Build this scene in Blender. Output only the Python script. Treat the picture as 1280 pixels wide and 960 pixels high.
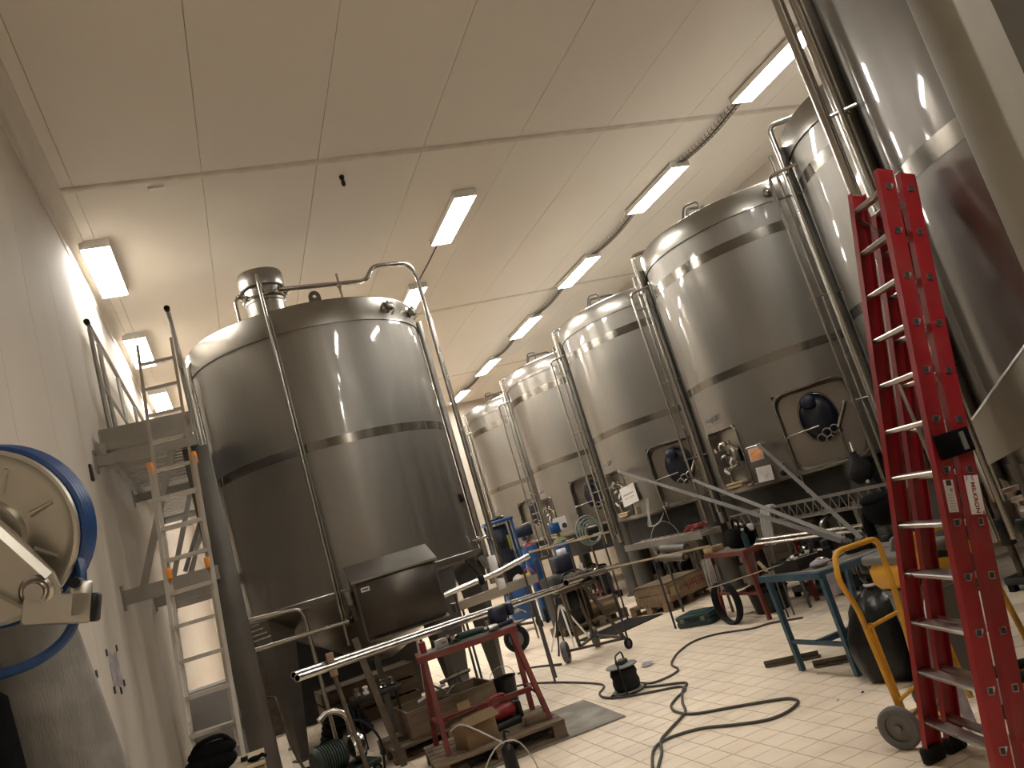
import bpy, math, random
from mathutils import Vector, Matrix
random.seed(7)
for o in list(bpy.data.objects):
    bpy.data.objects.remove(o)
SC = bpy.context.scene
COL = SC.collection
PI = math.pi
R_ = math.radians

# ------------------------------------------------------------------ camera, world, exposure
CAM_H = 1.72
RIGHT = (0.91152, -0.29526, -0.28627)
UP = (0.21128, -0.26100, 0.94193)
FWD = (0.35283, 0.91908, 0.17553)
cam_d = bpy.data.cameras.new('camera')
cam_d.sensor_fit = 'HORIZONTAL'
cam_d.sensor_width = 36.0
cam_d.lens = 36.0 * 1010.0 / 1280.0
cam_d.clip_start = 0.05
cam = bpy.data.objects.new('camera', cam_d)
COL.objects.link(cam)
cam.matrix_world = Matrix(((RIGHT[0], UP[0], -FWD[0], 0), (RIGHT[1], UP[1], -FWD[1], 0),
                           (RIGHT[2], UP[2], -FWD[2], CAM_H), (0, 0, 0, 1)))
SC.camera = cam
world = bpy.data.worlds.new('world')
SC.world = world
world.use_nodes = True
world.node_tree.nodes['Background'].inputs[0].default_value = (0.9, 0.85, 0.8, 1)
world.node_tree.nodes['Background'].inputs[1].default_value = 0.02
SC.view_settings.view_transform = 'Standard'
SC.view_settings.look = 'None'
SC.view_settings.gamma = 1.0
SC.view_settings.use_curve_mapping = False
SC.view_settings.exposure = 1.0
LAMP = 37.0            # strength of every fluorescent diffuser
LAMP_COL = (1.0, 0.965, 0.90)

# ------------------------------------------------------------------ materials
MATS = {}
def nodes(name):
    m = bpy.data.materials.new(name)
    m.use_nodes = True
    nt = m.node_tree
    MATS[name] = m
    return m, nt, nt.nodes['Principled BSDF']
def lk(nt, a, b):
    nt.links.new(a, b)
def mat(name, col, rough=0.5, metal=0.0, var=0.12, scale=6.0, bump=0.0, bscale=60.0, spec=None, stretch=None, dirt=None, dirt_amt=0.4, dirt_scale=2.0):
    """plain procedural surface: base colour with soft noise variation, optional dirt blotches and fine relief"""
    m, nt, p = nodes(name)
    tc = nt.nodes.new('ShaderNodeTexCoord')
    src = tc.outputs['Object']
    if stretch:
        mp = nt.nodes.new('ShaderNodeMapping')
        mp.inputs['Scale'].default_value = stretch
        lk(nt, src, mp.inputs[0]); src = mp.outputs[0]
    n = nt.nodes.new('ShaderNodeTexNoise')
    n.inputs['Scale'].default_value = scale
    n.inputs['Detail'].default_value = 4
    lk(nt, src, n.inputs['Vector'])
    r = nt.nodes.new('ShaderNodeValToRGB')
    c = Vector(col)
    a = [max(0, x * (1 - var)) for x in c]; b = [min(1, x * (1 + var)) for x in c]
    r.color_ramp.elements[0].position = 0.3; r.color_ramp.elements[1].position = 0.7
    r.color_ramp.elements[0].color = (*a, 1); r.color_ramp.elements[1].color = (*b, 1)
    lk(nt, n.outputs['Fac'], r.inputs[0])
    out = r.outputs[0]
    if dirt:
        n2 = nt.nodes.new('ShaderNodeTexNoise')
        n2.inputs['Scale'].default_value = dirt_scale; n2.inputs['Detail'].default_value = 6
        lk(nt, tc.outputs['Object'], n2.inputs['Vector'])
        r2 = nt.nodes.new('ShaderNodeValToRGB')
        r2.color_ramp.elements[0].position = 0.48; r2.color_ramp.elements[1].position = 0.72
        r2.color_ramp.elements[1].color = (dirt_amt,) * 3 + (1,)
        lk(nt, n2.outputs['Fac'], r2.inputs[0])
        mx = nt.nodes.new('ShaderNodeMix'); mx.data_type = 'RGBA'
        lk(nt, r2.outputs[0], mx.inputs[0]); lk(nt, out, mx.inputs[6]); mx.inputs[7].default_value = (*dirt, 1)
        out = mx.outputs[2]
    lk(nt, out, p.inputs['Base Color'])
    p.inputs['Roughness'].default_value = rough
    p.inputs['Metallic'].default_value = metal
    if spec is not None:
        p.inputs['Specular IOR Level'].default_value = spec
    if bump:
        nb = nt.nodes.new('ShaderNodeTexNoise'); nb.inputs['Scale'].default_value = bscale; nb.inputs['Detail'].default_value = 3
        lk(nt, src, nb.inputs['Vector'])
        bp = nt.nodes.new('ShaderNodeBump'); bp.inputs['Strength'].default_value = bump; bp.inputs['Distance'].default_value = 0.01
        lk(nt, nb.outputs['Fac'], bp.inputs['Height']); lk(nt, bp.outputs[0], p.inputs['Normal'])
    return m
def brushed(name, col, r0, r1, aniso, streak=(14, 14, 0.5), bump=0.03, coat=0.0):
    """rolled stainless sheet: fine streaks, patchy gloss, slight waviness"""
    m, nt, p = nodes(name)
    tc = nt.nodes.new('ShaderNodeTexCoord')
    mp = nt.nodes.new('ShaderNodeMapping'); mp.inputs['Scale'].default_value = streak
    lk(nt, tc.outputs['Object'], mp.inputs[0])
    n = nt.nodes.new('ShaderNodeTexNoise'); n.inputs['Scale'].default_value = 1.0; n.inputs['Detail'].default_value = 5
    lk(nt, mp.outputs[0], n.inputs['Vector'])
    mr = nt.nodes.new('ShaderNodeMapRange'); mr.inputs[1].default_value = 0.3; mr.inputs[2].default_value = 0.7
    mr.inputs[3].default_value = r0; mr.inputs[4].default_value = r1
    lk(nt, n.outputs['Fac'], mr.inputs[0]); lk(nt, mr.outputs[0], p.inputs['Roughness'])
    n2 = nt.nodes.new('ShaderNodeTexNoise'); n2.inputs['Scale'].default_value = 1.3; n2.inputs['Detail'].default_value = 3
    lk(nt, tc.outputs['Object'], n2.inputs['Vector'])
    r = nt.nodes.new('ShaderNodeValToRGB')
    r.color_ramp.elements[0].color = (*[x * 0.88 for x in col], 1); r.color_ramp.elements[1].color = (*[min(1, x * 1.08) for x in col], 1)
    lk(nt, n2.outputs['Fac'], r.inputs[0]); lk(nt, r.outputs[0], p.inputs['Base Color'])
    p.inputs['Metallic'].default_value = 1.0
    p.inputs['Coat Weight'].default_value = coat
    p.inputs['Coat Roughness'].default_value = 0.05
    if aniso:
        p.inputs['Anisotropic'].default_value = aniso
        tg = nt.nodes.new('ShaderNodeTangent'); tg.direction_type = 'RADIAL'; tg.axis = 'Z'
        lk(nt, tg.outputs[0], p.inputs['Tangent'])
    bp = nt.nodes.new('ShaderNodeBump'); bp.inputs['Strength'].default_value = bump; bp.inputs['Distance'].default_value = 0.02
    lk(nt, n2.outputs['Fac'], bp.inputs['Height']); lk(nt, bp.outputs[0], p.inputs['Normal'])
    return m
def emit(name, col, strength):
    m, nt, p = nodes(name)
    p.inputs['Base Color'].default_value = (0.9, 0.9, 0.9, 1)
    p.inputs['Emission Color'].default_value = (*col, 1)
    p.inputs['Emission Strength'].default_value = strength
    return m

brushed('tank_steel', (0.275, 0.26, 0.237), 0.38, 0.50, 0.35, coat=1.0)
brushed('dull_tank_steel', (0.22, 0.208, 0.19), 0.40, 0.50, 0.3, coat=1.0)
brushed('band_steel', (0.28, 0.265, 0.24), 0.14, 0.22, 0.0, (3, 3, 3), 0.15)
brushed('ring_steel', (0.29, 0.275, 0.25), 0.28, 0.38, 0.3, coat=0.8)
brushed('pipe_steel', (0.46, 0.435, 0.395), 0.16, 0.28, 0.0, (6, 6, 6))
brushed('bright_steel', (0.60, 0.57, 0.52), 0.18, 0.28, 0.0, (6, 6, 6), coat=0.5)
brushed('niche_steel', (0.30, 0.28, 0.25), 0.28, 0.42, 0.0, (5, 5, 5))
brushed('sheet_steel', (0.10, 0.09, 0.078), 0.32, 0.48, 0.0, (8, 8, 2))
brushed('aluminium', (0.60, 0.58, 0.545), 0.25, 0.4, 0.0, (10, 10, 2))
brushed('galvanised', (0.33, 0.315, 0.285), 0.4, 0.58, 0.0, (14, 14, 14))
mat('raw_steel', (0.12, 0.099, 0.078), 0.5, 0.8, 0.3, 12)
mat('channel_steel', (0.06, 0.049, 0.037), 0.5, 0.0, 0.25, 7, spec=0.3)
mat('leg_steel', (0.1125, 0.105, 0.09375), 0.5, 0.6, 0.12, 4)
mat('ceiling_paint', (0.76, 0.70, 0.62), 0.55, 0, 0.02, 0.6)
mat('seam_filler', (0.60, 0.54, 0.46), 0.6, 0, 0.12, 5)
mat('wall_paint', (0.54, 0.485, 0.415), 0.8, 0, 0.03, 1.2, spec=0.1, dirt=(0.5, 0.44, 0.37), dirt_amt=0.25, dirt_scale=1.4)
mat('trim_paint', (0.58, 0.53, 0.46), 0.45, 0, 0.05, 3)
mat('grout', (0.58, 0.49, 0.385), 0.8, 0, 0.2, 5)
mat('column_paint', (0.27, 0.25, 0.21), 0.5, 0, 0.07, 3)
mat('white_plastic', (0.75, 0.73, 0.70), 0.4, 0, 0.05, 5)
mat('white_paint', (0.78, 0.76, 0.72), 0.45, 0, 0.04, 5)
mat('black_plastic', (0.0081, 0.00765, 0.0081), 0.4, 0, 0.3, 9, spec=0.3)
mat('black_rubber', (0.011, 0.0105, 0.01), 0.7, 0, 0.3, 12, 0.1, spec=0.2)
mat('black_cloth', (0.0049, 0.00455, 0.00525), 0.85, 0, 0.3, 20, 0.4, 30, spec=0.08)
mat('bag_film', (0.0048, 0.0048, 0.0044), 0.32, 0, 0.3, 8, 0.9, 9, spec=0.35)
mat('grey_rubber', (0.128, 0.124, 0.12), 0.65, 0, 0.15, 9)
mat('manway_blue', (0.0042, 0.0063, 0.01925), 0.35, 0, 0.3, 6)
mat('red_paint', (0.26, 0.010, 0.014), 0.38, 0, 0.10, 5, dirt=(0.22, 0.05, 0.04), dirt_amt=0.4, dirt_scale=6)
mat('red_frame', (0.15, 0.0175, 0.0125), 0.45, 0, 0.25, 8, dirt=(0.12, 0.07, 0.05), dirt_amt=0.6, dirt_scale=7)
mat('red_plastic', (0.225, 0.015, 0.02), 0.4, 0, 0.2, 8)
mat('blue_hose', (0.0072, 0.045, 0.156), 0.35, 0, 0.12, 8)
mat('blue_paint', (0.009, 0.05625, 0.18), 0.4, 0, 0.2, 6)
mat('blue_frame', (0.03375, 0.09375, 0.15), 0.45, 0, 0.25, 8, dirt=(0.12, 0.10, 0.08), dirt_amt=0.5, dirt_scale=8)
mat('navy_paint', (0.01, 0.014, 0.035), 0.45, 0, 0.25, 8)
mat('blue_cloth', (0.0072, 0.018, 0.06), 0.85, 0, 0.25, 8, 0.5, 12)
mat('yellow_paint', (0.62, 0.31, 0.02), 0.4, 0, 0.10, 6, dirt=(0.25, 0.14, 0.04), dirt_amt=0.45, dirt_scale=9)
mat('yellow_plastic', (0.70, 0.36, 0.02), 0.4, 0, 0.06, 4)
mat('orange_plastic', (0.75, 0.27, 0.02), 0.45, 0, 0.1, 6)
mat('grey_plastic', (0.1575, 0.1462, 0.1312), 0.5, 0, 0.08, 6)
mat('wood', (0.26, 0.1755, 0.1008), 0.75, 0, 0.25, 3, 0.15, 40, stretch=(1, 9, 9))
mat('old_wood', (0.161, 0.112, 0.07), 0.8, 0, 0.35, 3, 0.25, 40, stretch=(1, 8, 8), dirt=(0.10, 0.08, 0.06), dirt_amt=0.6, dirt_scale=5)
mat('pale_wood', (0.465, 0.375, 0.2475), 0.7, 0, 0.15, 4, stretch=(1, 8, 8))
mat('cardboard', (0.22, 0.143, 0.07425), 0.85, 0, 0.1, 5, dirt=(0.25, 0.16, 0.09), dirt_amt=0.4, dirt_scale=4)
mat('pale_card', (0.403, 0.2925, 0.1625), 0.8, 0, 0.08, 5)
mat('mat_board', (0.184, 0.164, 0.132), 0.6, 0, 0.25, 3, 0.1, 30, dirt=(0.36, 0.33, 0.27), dirt_amt=0.8, dirt_scale=3)
mat('bench_dust', (0.165, 0.143, 0.1155), 0.8, 0.0, 0.3, 9, dirt=(0.12, 0.09, 0.07), dirt_amt=0.7, dirt_scale=7)
mat('paper', (0.663, 0.629, 0.595), 0.8, 0, 0.04, 8)
mat('print_grey', (0.30, 0.28, 0.27), 0.8, 0, 0.1, 8)
mat('print_red', (0.28, 0.035, 0.021), 0.7, 0, 0.1, 8)
mat('print_black', (0.03, 0.03, 0.03), 0.6, 0, 0.1, 8)
mat('orange_print', (0.75, 0.33, 0.12), 0.7, 0, 0.35, 30)
mat('torn_paper', (0.36, 0.328, 0.352), 0.85, 0, 0.25, 14)
mat('cable_grey', (0.063, 0.056, 0.0476), 0.6, 0, 0.1, 9)
mat('cable_white', (0.403, 0.39, 0.364), 0.5, 0, 0.05, 9)
mat('hose_green', (0.18, 0.2175, 0.195), 0.45, 0, 0.1, 9)
mat('case_green', (0.0098, 0.0385, 0.0385), 0.5, 0, 0.15, 8)
mat('machine_green', (0.02025, 0.03375, 0.02475), 0.5, 0.2, 0.3, 8)
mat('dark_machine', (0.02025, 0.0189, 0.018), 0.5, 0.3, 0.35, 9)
mat('concrete_grey', (0.188, 0.172, 0.148), 0.7, 0, 0.15, 5, 0.2, 40, stretch=(6, 6, 1), dirt=(0.33, 0.31, 0.28), dirt_amt=0.6, dirt_scale=9)
mat('reel_zinc', (0.50, 0.47, 0.40), 0.36, 0.85, 0.08, 4)
mat('copper', (0.6, 0.3, 0.14), 0.35, 0.9, 0.1, 6)
mat('pink_plastic', (0.25, 0.015, 0.09), 0.5, 0, 0.1, 6)
mat('lime_plastic', (0.1925, 0.217, 0.014), 0.5, 0, 0.1, 6)
mat('hood_paint', (0.25, 0.225, 0.185), 0.5, 0, 0.08, 4)
mat('grey_panel', (0.30, 0.285, 0.27), 0.5, 0, 0.06, 4)
emit('lamp', LAMP_COL, LAMP)
# floor tile: every tile a slightly different beige, scuffed
m, nt, p = nodes('tile')
geo = nt.nodes.new('ShaderNodeNewGeometry')
dv = nt.nodes.new('ShaderNodeVectorMath'); dv.operation = 'DIVIDE'; dv.inputs[1].default_value = (0.1955, 0.1955, 1000)
lk(nt, geo.outputs['Position'], dv.inputs[0])
fl = nt.nodes.new('ShaderNodeVectorMath'); fl.operation = 'FLOOR'; lk(nt, dv.outputs[0], fl.inputs[0])
wn = nt.nodes.new('ShaderNodeTexWhiteNoise'); lk(nt, fl.outputs[0], wn.inputs['Vector'])
r = nt.nodes.new('ShaderNodeValToRGB')
r.color_ramp.elements[0].color = (0.78, 0.65, 0.50, 1); r.color_ramp.elements[1].color = (0.84, 0.715, 0.565, 1)
lk(nt, wn.outputs['Value'], r.inputs[0])
n = nt.nodes.new('ShaderNodeTexNoise'); n.inputs['Scale'].default_value = 1.1; n.inputs['Detail'].default_value = 8; n.inputs['Roughness'].default_value = 0.65
lk(nt, geo.outputs['Position'], n.inputs['Vector'])
r2 = nt.nodes.new('ShaderNodeValToRGB'); r2.color_ramp.elements[0].position = 0.5; r2.color_ramp.elements[1].position = 0.75
r2.color_ramp.elements[1].color = (0.55, 0.55, 0.55, 1)
lk(nt, n.outputs['Fac'], r2.inputs[0])
mx = nt.nodes.new('ShaderNodeMix'); mx.data_type = 'RGBA'; mx.inputs[7].default_value = (0.42, 0.345, 0.26, 1)
lk(nt, r2.outputs[0], mx.inputs[0]); lk(nt, r.outputs[0], mx.inputs[6]); lk(nt, mx.outputs[2], p.inputs['Base Color'])
p.inputs['Roughness'].default_value = 0.5

# ------------------------------------------------------------------ mesh helpers
class MB:
    """collects shapes for ONE mesh object"""
    def __init__(s):
        s.v = []; s.f = []; s.sm = []
    def add(s, vs, fs, smooth=False, M=None):
        b = len(s.v)
        s.v += [tuple(M @ Vector(v)) if M is not None else tuple(v) for v in vs]
        s.f += [tuple(b + i for i in f) for f in fs]
        s.sm += [smooth] * len(fs)
        return s
    def box(s, c, d, M=None, taper=None):
        x, y, z = d[0] / 2, d[1] / 2, d[2] / 2
        tx, ty = taper or (1, 1)
        vs = [(-x, -y, -z), (x, -y, -z), (x, y, -z), (-x, y, -z), (-x * tx, -y * ty, z), (x * tx, -y * ty, z), (x * tx, y * ty, z), (-x * tx, y * ty, z)]
        vs = [(a + c[0], b + c[1], e + c[2]) for a, b, e in vs]
        return s.add(vs, [(3, 2, 1, 0), (4, 5, 6, 7), (0, 1, 5, 4), (1, 2, 6, 5), (2, 3, 7, 6), (3, 0, 4, 7)], False, M)
    def cbox(s, c, d, b=0.01, M=None):
        """box with chamfered vertical and top edges"""
        x, y, z = d[0] / 2, d[1] / 2, d[2] / 2
        b = min(b, x * .49, y * .49, z * .49)
        def ring(i, zz):
            X, Y = x - i, y - i
            return [(c[0] + px, c[1] + py, c[2] + zz) for px, py in ((-X + b, -Y), (X - b, -Y), (X, -Y + b), (X, Y - b), (X - b, Y), (-X + b, Y), (-X, Y - b), (-X, -Y + b))]
        vs = ring(b * .6, -z) + ring(0, -z + b) + ring(0, z - b) + ring(b * .6, z)
        fs = [tuple(range(7, -1, -1)), tuple(range(24, 32))]
        for k in range(3):
            for i in range(8):
                j = (i + 1) % 8
                fs.append((k * 8 + i, k * 8 + j, k * 8 + 8 + j, k * 8 + 8 + i))
        return s.add(vs, fs, False, M)
    def tube(s, pts, r, n=10, closed=False, caps=True, M=None):
        pts = [Vector(p) for p in pts]
        N = len(pts)
        rr = r if isinstance(r, (list, tuple)) else [r] * N
        tans = []
        for i in range(N):
            if closed:
                t = pts[(i + 1) % N] - pts[i - 1]
            else:
                t = pts[min(i + 1, N - 1)] - pts[max(i - 1, 0)]
            tans.append(t.normalized() if t.length > 1e-9 else Vector((0, 0, 1)))
        up = Vector((0, 0, 1)) if abs(tans[0].z) < .9 else Vector((1, 0, 0))
        u = tans[0].cross(up).normalized()
        vs = []
        for i in range(N):
            t = tans[i]
            u = (u - t * u.dot(t))
            u = u.normalized() if u.length > 1e-6 else t.orthogonal().normalized()
            w = t.cross(u)
            for k in range(n):
                a = 2 * PI * k / n
                vs.append(pts[i] + (u * math.cos(a) + w * math.sin(a)) * rr[i])
        fs = []
        for i in range(N if closed else N - 1):
            j = (i + 1) % N
            for k in range(n):
                l = (k + 1) % n
                fs.append((i * n + k, i * n + l, j * n + l, j * n + k))
        s.add(vs, fs, True, M)
        if caps and not closed:
            s.add(vs[:n], [tuple(range(n - 1, -1, -1))], False, M)
            s.add(vs[-n:], [tuple(range(n))], False, M)
        return s
    def lathe(s, prof, n=32, M=None, a0=0.0, a1=2 * PI, smooth=True):
        full = abs(a1 - a0 - 2 * PI) < 1e-6
        m = n if full else n + 1
        vs = [(r * math.cos(a0 + (a1 - a0) * k / n), r * math.sin(a0 + (a1 - a0) * k / n), z) for r, z in prof for k in range(m)]
        fs = []
        for i in range(len(prof) - 1):
            for k in range(n):
                l = (k + 1) % m
                fs.append((i * m + k, i * m + l, (i + 1) * m + l, (i + 1) * m + k))
        return s.add(vs, fs, smooth, M)
    def prism(s, poly, z0, z1, M=None, smooth=False):
        n = len(poly)
        vs = [(x, y, z0) for x, y in poly] + [(x, y, z1) for x, y in poly]
        fs = [tuple(range(n - 1, -1, -1)), tuple(range(n, 2 * n))] + [(i, (i + 1) % n, n + (i + 1) % n, n + i) for i in range(n)]
        return s.add(vs, fs, smooth, M)
    def ball(s, c, r, n=12, m=8, M=None):
        r = r if isinstance(r, (list, tuple)) else (r, r, r)
        vs = []; fs = []
        for i in range(m + 1):
            t = PI * i / m
            for k in range(n):
                a = 2 * PI * k / n
                vs.append((c[0] + r[0] * math.sin(t) * math.cos(a), c[1] + r[1] * math.sin(t) * math.sin(a), c[2] + r[2] * math.cos(t)))
        for i in range(m):
            for k in range(n):
                l = (k + 1) % n
                fs.append((i * n + k, (i + 1) * n + k, (i + 1) * n + l, i * n + l))
        return s.add(vs, fs, True, M)
    def mesh(s, name, m):
        me = bpy.data.meshes.new(name)
        me.from_pydata(s.v, [], s.f)
        me.polygons.foreach_set('use_smooth', s.sm)
        me.materials.append(MATS[m])
        me.update()
        me.set_sharp_from_angle(angle=R_(42))
        return me
    def build(s, name, m, parent=None, loc=None, rz=0):
        return link(name, s.mesh(name, m), parent, loc, rz)
def link(name, data, parent=None, loc=None, rz=0):
    o = bpy.data.objects.new(name, data)
    COL.objects.link(o)
    if parent: o.parent = parent
    if loc: o.location = loc
    if rz: o.rotation_euler = (0, 0, rz)
    return o
def tag(o, label, cat, group=None):
    o['label'] = label; o['category'] = cat
    if group: o['group'] = group
    return o
def thing(name, label, cat, loc=(0, 0, 0), rz=0, group=None):
    return tag(link(name, None, None, loc, rz), label, cat, group)
def struct(o):
    o['kind'] = 'structure'
    return o
def copy_tree(o, parent=None):
    c = o.copy()
    COL.objects.link(c)
    c.parent = parent
    for ch in list(o.children):
        copy_tree(ch, c)
    return c
def rounded(pts, rad, k=6):
    """polyline with its corners turned into bends"""
    pts = [Vector(p) for p in pts]
    out = [pts[0]]
    for i in range(1, len(pts) - 1):
        a, b, c = pts[i - 1], pts[i], pts[i + 1]
        r = min(rad, (a - b).length * .49, (c - b).length * .49)
        p, q = b + (a - b).normalized() * r, b + (c - b).normalized() * r
        for j in range(k + 1):
            t = j / k
            out.append(p * (1 - t) ** 2 + b * 2 * t * (1 - t) + q * t * t)
    out.append(pts[-1])
    return out
def smooth_path(pts, k=6, closed=False):
    """Catmull-Rom through the points"""
    P = [Vector(p) for p in pts]
    n = len(P); out = []
    for i in range(n if closed else n - 1):
        g = (lambda j: P[j % n]) if closed else (lambda j: P[max(0, min(n - 1, j))])
        a, b, c, d = g(i - 1), g(i), g(i + 1), g(i + 2)
        for j in range(k):
            t = j / k
            out.append(0.5 * ((2 * b) + (c - a) * t + (2 * a - 5 * b + 4 * c - d) * t * t + (3 * b - a - 3 * c + d) * t ** 3))
    if not closed: out.append(P[-1])
    return out
def T(*l):
    return Matrix.Translation(Vector(l))
def RX(a): return Matrix.Rotation(R_(a), 4, 'X')
def RY(a): return Matrix.Rotation(R_(a), 4, 'Y')
def RZ(a): return Matrix.Rotation(R_(a), 4, 'Z')
def along(a, b):
    """frame whose local +Z runs from a to b"""
    a, b = Vector(a), Vector(b)
    q = (b - a).to_track_quat('Z', 'Y')
    return Matrix.Translation(a) @ q.to_matrix().to_4x4()
def bar(mb, a, b, w, d):
    """rectangular bar between two points, w across, d in depth"""
    a, b = Vector(a), Vector(b)
    L = (b - a).length
    t = (b - a).normalized()
    up = Vector((0, 0, 1)) if abs(t.z) < .95 else Vector((0, 1, 0))
    u = t.cross(up).normalized(); v = u.cross(t)
    M = Matrix((( u.x, t.x, v.x, (a.x + b.x) / 2), (u.y, t.y, v.y, (a.y + b.y) / 2), (u.z, t.z, v.z, (a.z + b.z) / 2), (0, 0, 0, 1)))
    return mb.box((0, 0, 0), (w, L, d), M)
def text_mesh(name, body, size, m, parent, M, spacing=1.0, bold=0.0):
    cu = bpy.data.curves.new(name, 'FONT')
    cu.body = body; cu.size = size; cu.align_x = 'CENTER'; cu.align_y = 'CENTER'; cu.extrude = 0.0006; cu.space_character = spacing; cu.offset = bold
    o = bpy.data.objects.new(name, cu); COL.objects.link(o)
    dg = bpy.context.evaluated_depsgraph_get(); dg.update()
    me = bpy.data.meshes.new_from_object(o.evaluated_get(dg))
    bpy.data.objects.remove(o)
    me.materials.clear(); me.materials.append(MATS[m])
    me.transform(M)
    return link(name, me, parent)

# ------------------------------------------------------------------ the room
X0, X1, Y0, Y1, ZC = -1.02, 9.12, -3.2, 24.8, 6.22
floor = struct(MB().box(((X0 + X1) / 2, (Y0 + Y1) / 2, -0.06), (X1 - X0 + .6, Y1 - Y0 + .6, 0.108)).build('floor', 'grout'))
TP = 0.1955
tile_me = MB().add([(-.0955, -.0955, 0), (.0955, -.0955, 0), (.0955, .0955, 0), (-.0955, .0955, 0), (-.0935, -.0935, .006), (.0935, -.0935, .006), (.0935, .0935, .006), (-.0935, .0935, .006)],
                   [(4, 5, 6, 7), (0, 1, 5, 4), (1, 2, 6, 5), (2, 3, 7, 6), (3, 0, 4, 7)]).mesh('tile', 'tile')
def seen(x, y):
    d = Vector((x, y, -CAM_H))
    c = d.dot(Vector(FWD))
    if c < .3: return None
    u, w = 640 + 1010 * d.dot(Vector(RIGHT)) / c, 480 - 1010 * d.dot(Vector(UP)) / c
    return c if (-20 < u < 1300 and w < 985) else None
cells = []
far_tiles = MB()
ix0, iy0 = math.ceil((X0 - 2.015) / TP), math.ceil((Y0 - 6.495) / TP)
for i in range(ix0, int((X1 - 2.015) / TP)):
    for j in range(iy0, int((Y1 - 6.495) / TP)):
        x, y = 2.015 + (i + .5) * TP, 6.495 + (j + .5) * TP
        c = seen(x, y)
        if c and 1.9 < x < 4.9 and y < 8.6 and not (1.4 < x < 2.72 and 6.8 < y < 7.8):
            cells.append((c, x, y))
        else:
            far_tiles.add([(x + v.co.x, y + v.co.y, v.co.z - .006) for v in tile_me.vertices], [tuple(q.vertices) for q in tile_me.polygons])
cells.sort()
for c, x, y in cells[:300]:
    link('tile', tile_me, floor, (x, y, -0.006 + random.uniform(-.0006, .0006)))
for c, x, y in cells[300:]:
    far_tiles.add([(x + v.co.x, y + v.co.y, v.co.z - .006) for v in tile_me.vertices], [tuple(q.vertices) for q in tile_me.polygons])
ft = far_tiles.build('tile_field', 'tile', floor)
ft['kind'] = 'stuff'

ceiling = struct(MB().box(((X0 + X1) / 2, (Y0 + Y1) / 2, ZC + .1), (X1 - X0 + .6, Y1 - Y0 + .6, .16)).build('ceiling', 'seam_filler'))
xs = [-1.02, -.73] + [-.73 + 1.22 * k for k in range(1, 8)] + [8.6] + [X1]
ys = [Y0, 1.95, 8.2, 14.42, 20.5, Y1]
for i in range(len(xs) - 1):
    for j in range(len(ys) - 1):
        w, l = xs[i + 1] - xs[i] - .006, ys[j + 1] - ys[j] - .006
        MB().box(((xs[i] + xs[i + 1]) / 2, (ys[j] + ys[j + 1]) / 2, ZC + .011), (w, l, .022)).build('ceiling_panel', 'ceiling_paint', ceiling)
for k, y in enumerate(ys[1:-1]):
    mb = MB()
    mb.prism([(y - .055, ZC - .001), (y - .04, ZC - .014), (y + .04, ZC - .014), (y + .055, ZC - .001)], X0 + .1, X1, Matrix(((0, 0, 1, 0), (1, 0, 0, 0), (0, 1, 0, 0), (0, 0, 0, 1))))
    struct(mb.build('trim_%d' % (k + 1), 'seam_filler'))
wl = struct(MB().box((X0 - .12, (Y0 + Y1) / 2, ZC / 2), (.16, Y1 - Y0 + .6, ZC)).build('wall_left', 'trim_paint'))
k = 0
y = Y0
while y < Y1 - .1:
    w = min(1.2, Y1 - y)
    MB().box((X0 - .02, y + w / 2, ZC / 2), (.04, w - .006, ZC - .01)).build('wall_panel', 'wall_paint', wl)
    y += 1.2
struct(MB().box((X1 + .1, (Y0 + Y1) / 2, ZC / 2), (.2, Y1 - Y0 + .6, ZC)).build('wall_right', 'wall_paint'))
struct(MB().box(((X0 + X1) / 2, Y1 + .1, ZC / 2), (X1 - X0, .2, ZC)).build('wall_end', 'wall_paint'))
struct(MB().box(((X0 + X1) / 2, Y0 - .1, ZC / 2), (X1 - X0, .2, ZC)).build('wall_entrance', 'wall_paint'))
# cove where the left wall meets the ceiling
prof = [(X0, ZC - .17)] + [(X0 + .17 - .155 * math.cos(a), ZC - .17 + .155 * math.sin(a)) for a in [R_(t) for t in range(0, 91, 10)]] + [(X0 + .17, ZC), (X0, ZC)]
struct(MB().prism(prof, Y0, Y1, Matrix(((1, 0, 0, 0), (0, 0, 1, 0), (0, 1, 0, 0), (0, 0, 0, 1))), True).build('trim_6', 'trim_paint'))

# ------------------------------------------------------------------ ceiling lights
def light(x, y, label, group, z=ZC):
    t = thing('ceiling_light', label, 'light', (x, y, z), 0, group)
    h = MB()
    h.prism([(-.16, -.10), (-.152, -.10), (-.148, -.07), (.148, -.07), (.152, -.10), (.16, -.10), (.15, -.02), (.12, 0), (-.12, 0), (-.15, -.02)], -.76, .76, RX(90))
    h.build('housing', 'white_paint', t)
    d = MB()
    d.prism([(-.145, -.072), (-.14, -.09), (.14, -.09), (.145, -.072)], -.745, .745, RX(90))
    d.build('diffuser', 'lamp', t)
    for s in (-.765, .765):
        MB().box((0, s, -.05), (.322, .02, .10)).build('end_cap', 'white_plastic', t)
    return t
LY = [10.15, 13.45, 16.75, 20.0, 23.2]
for y, w in zip([7.0] + LY, ('crossed by the riser pipe of the large tank', 'above the tank with the orange diagram sheet', 'above the tank with the taped white notice',
                              'above the tank behind the hose coil', 'above the last tank of the row', 'beyond the last tank, by the end wall')):
    light(7.15, y, 'long white fluorescent ceiling fitting ' + w, 'lights above the row of tanks')
for y, w in zip([-2.6, .4, 3.7] + LY[:4], ['over the aisle behind the red ladder'] * 3 + ['on the open ceiling above the aisle, a thin cable at its end', 'half hidden by the roof pipe of the free-standing tank'] + ['over the far end of the aisle'] * 2):
    light(3.75, y, 'white fluorescent fitting ' + w, 'lights over the aisle')
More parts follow.
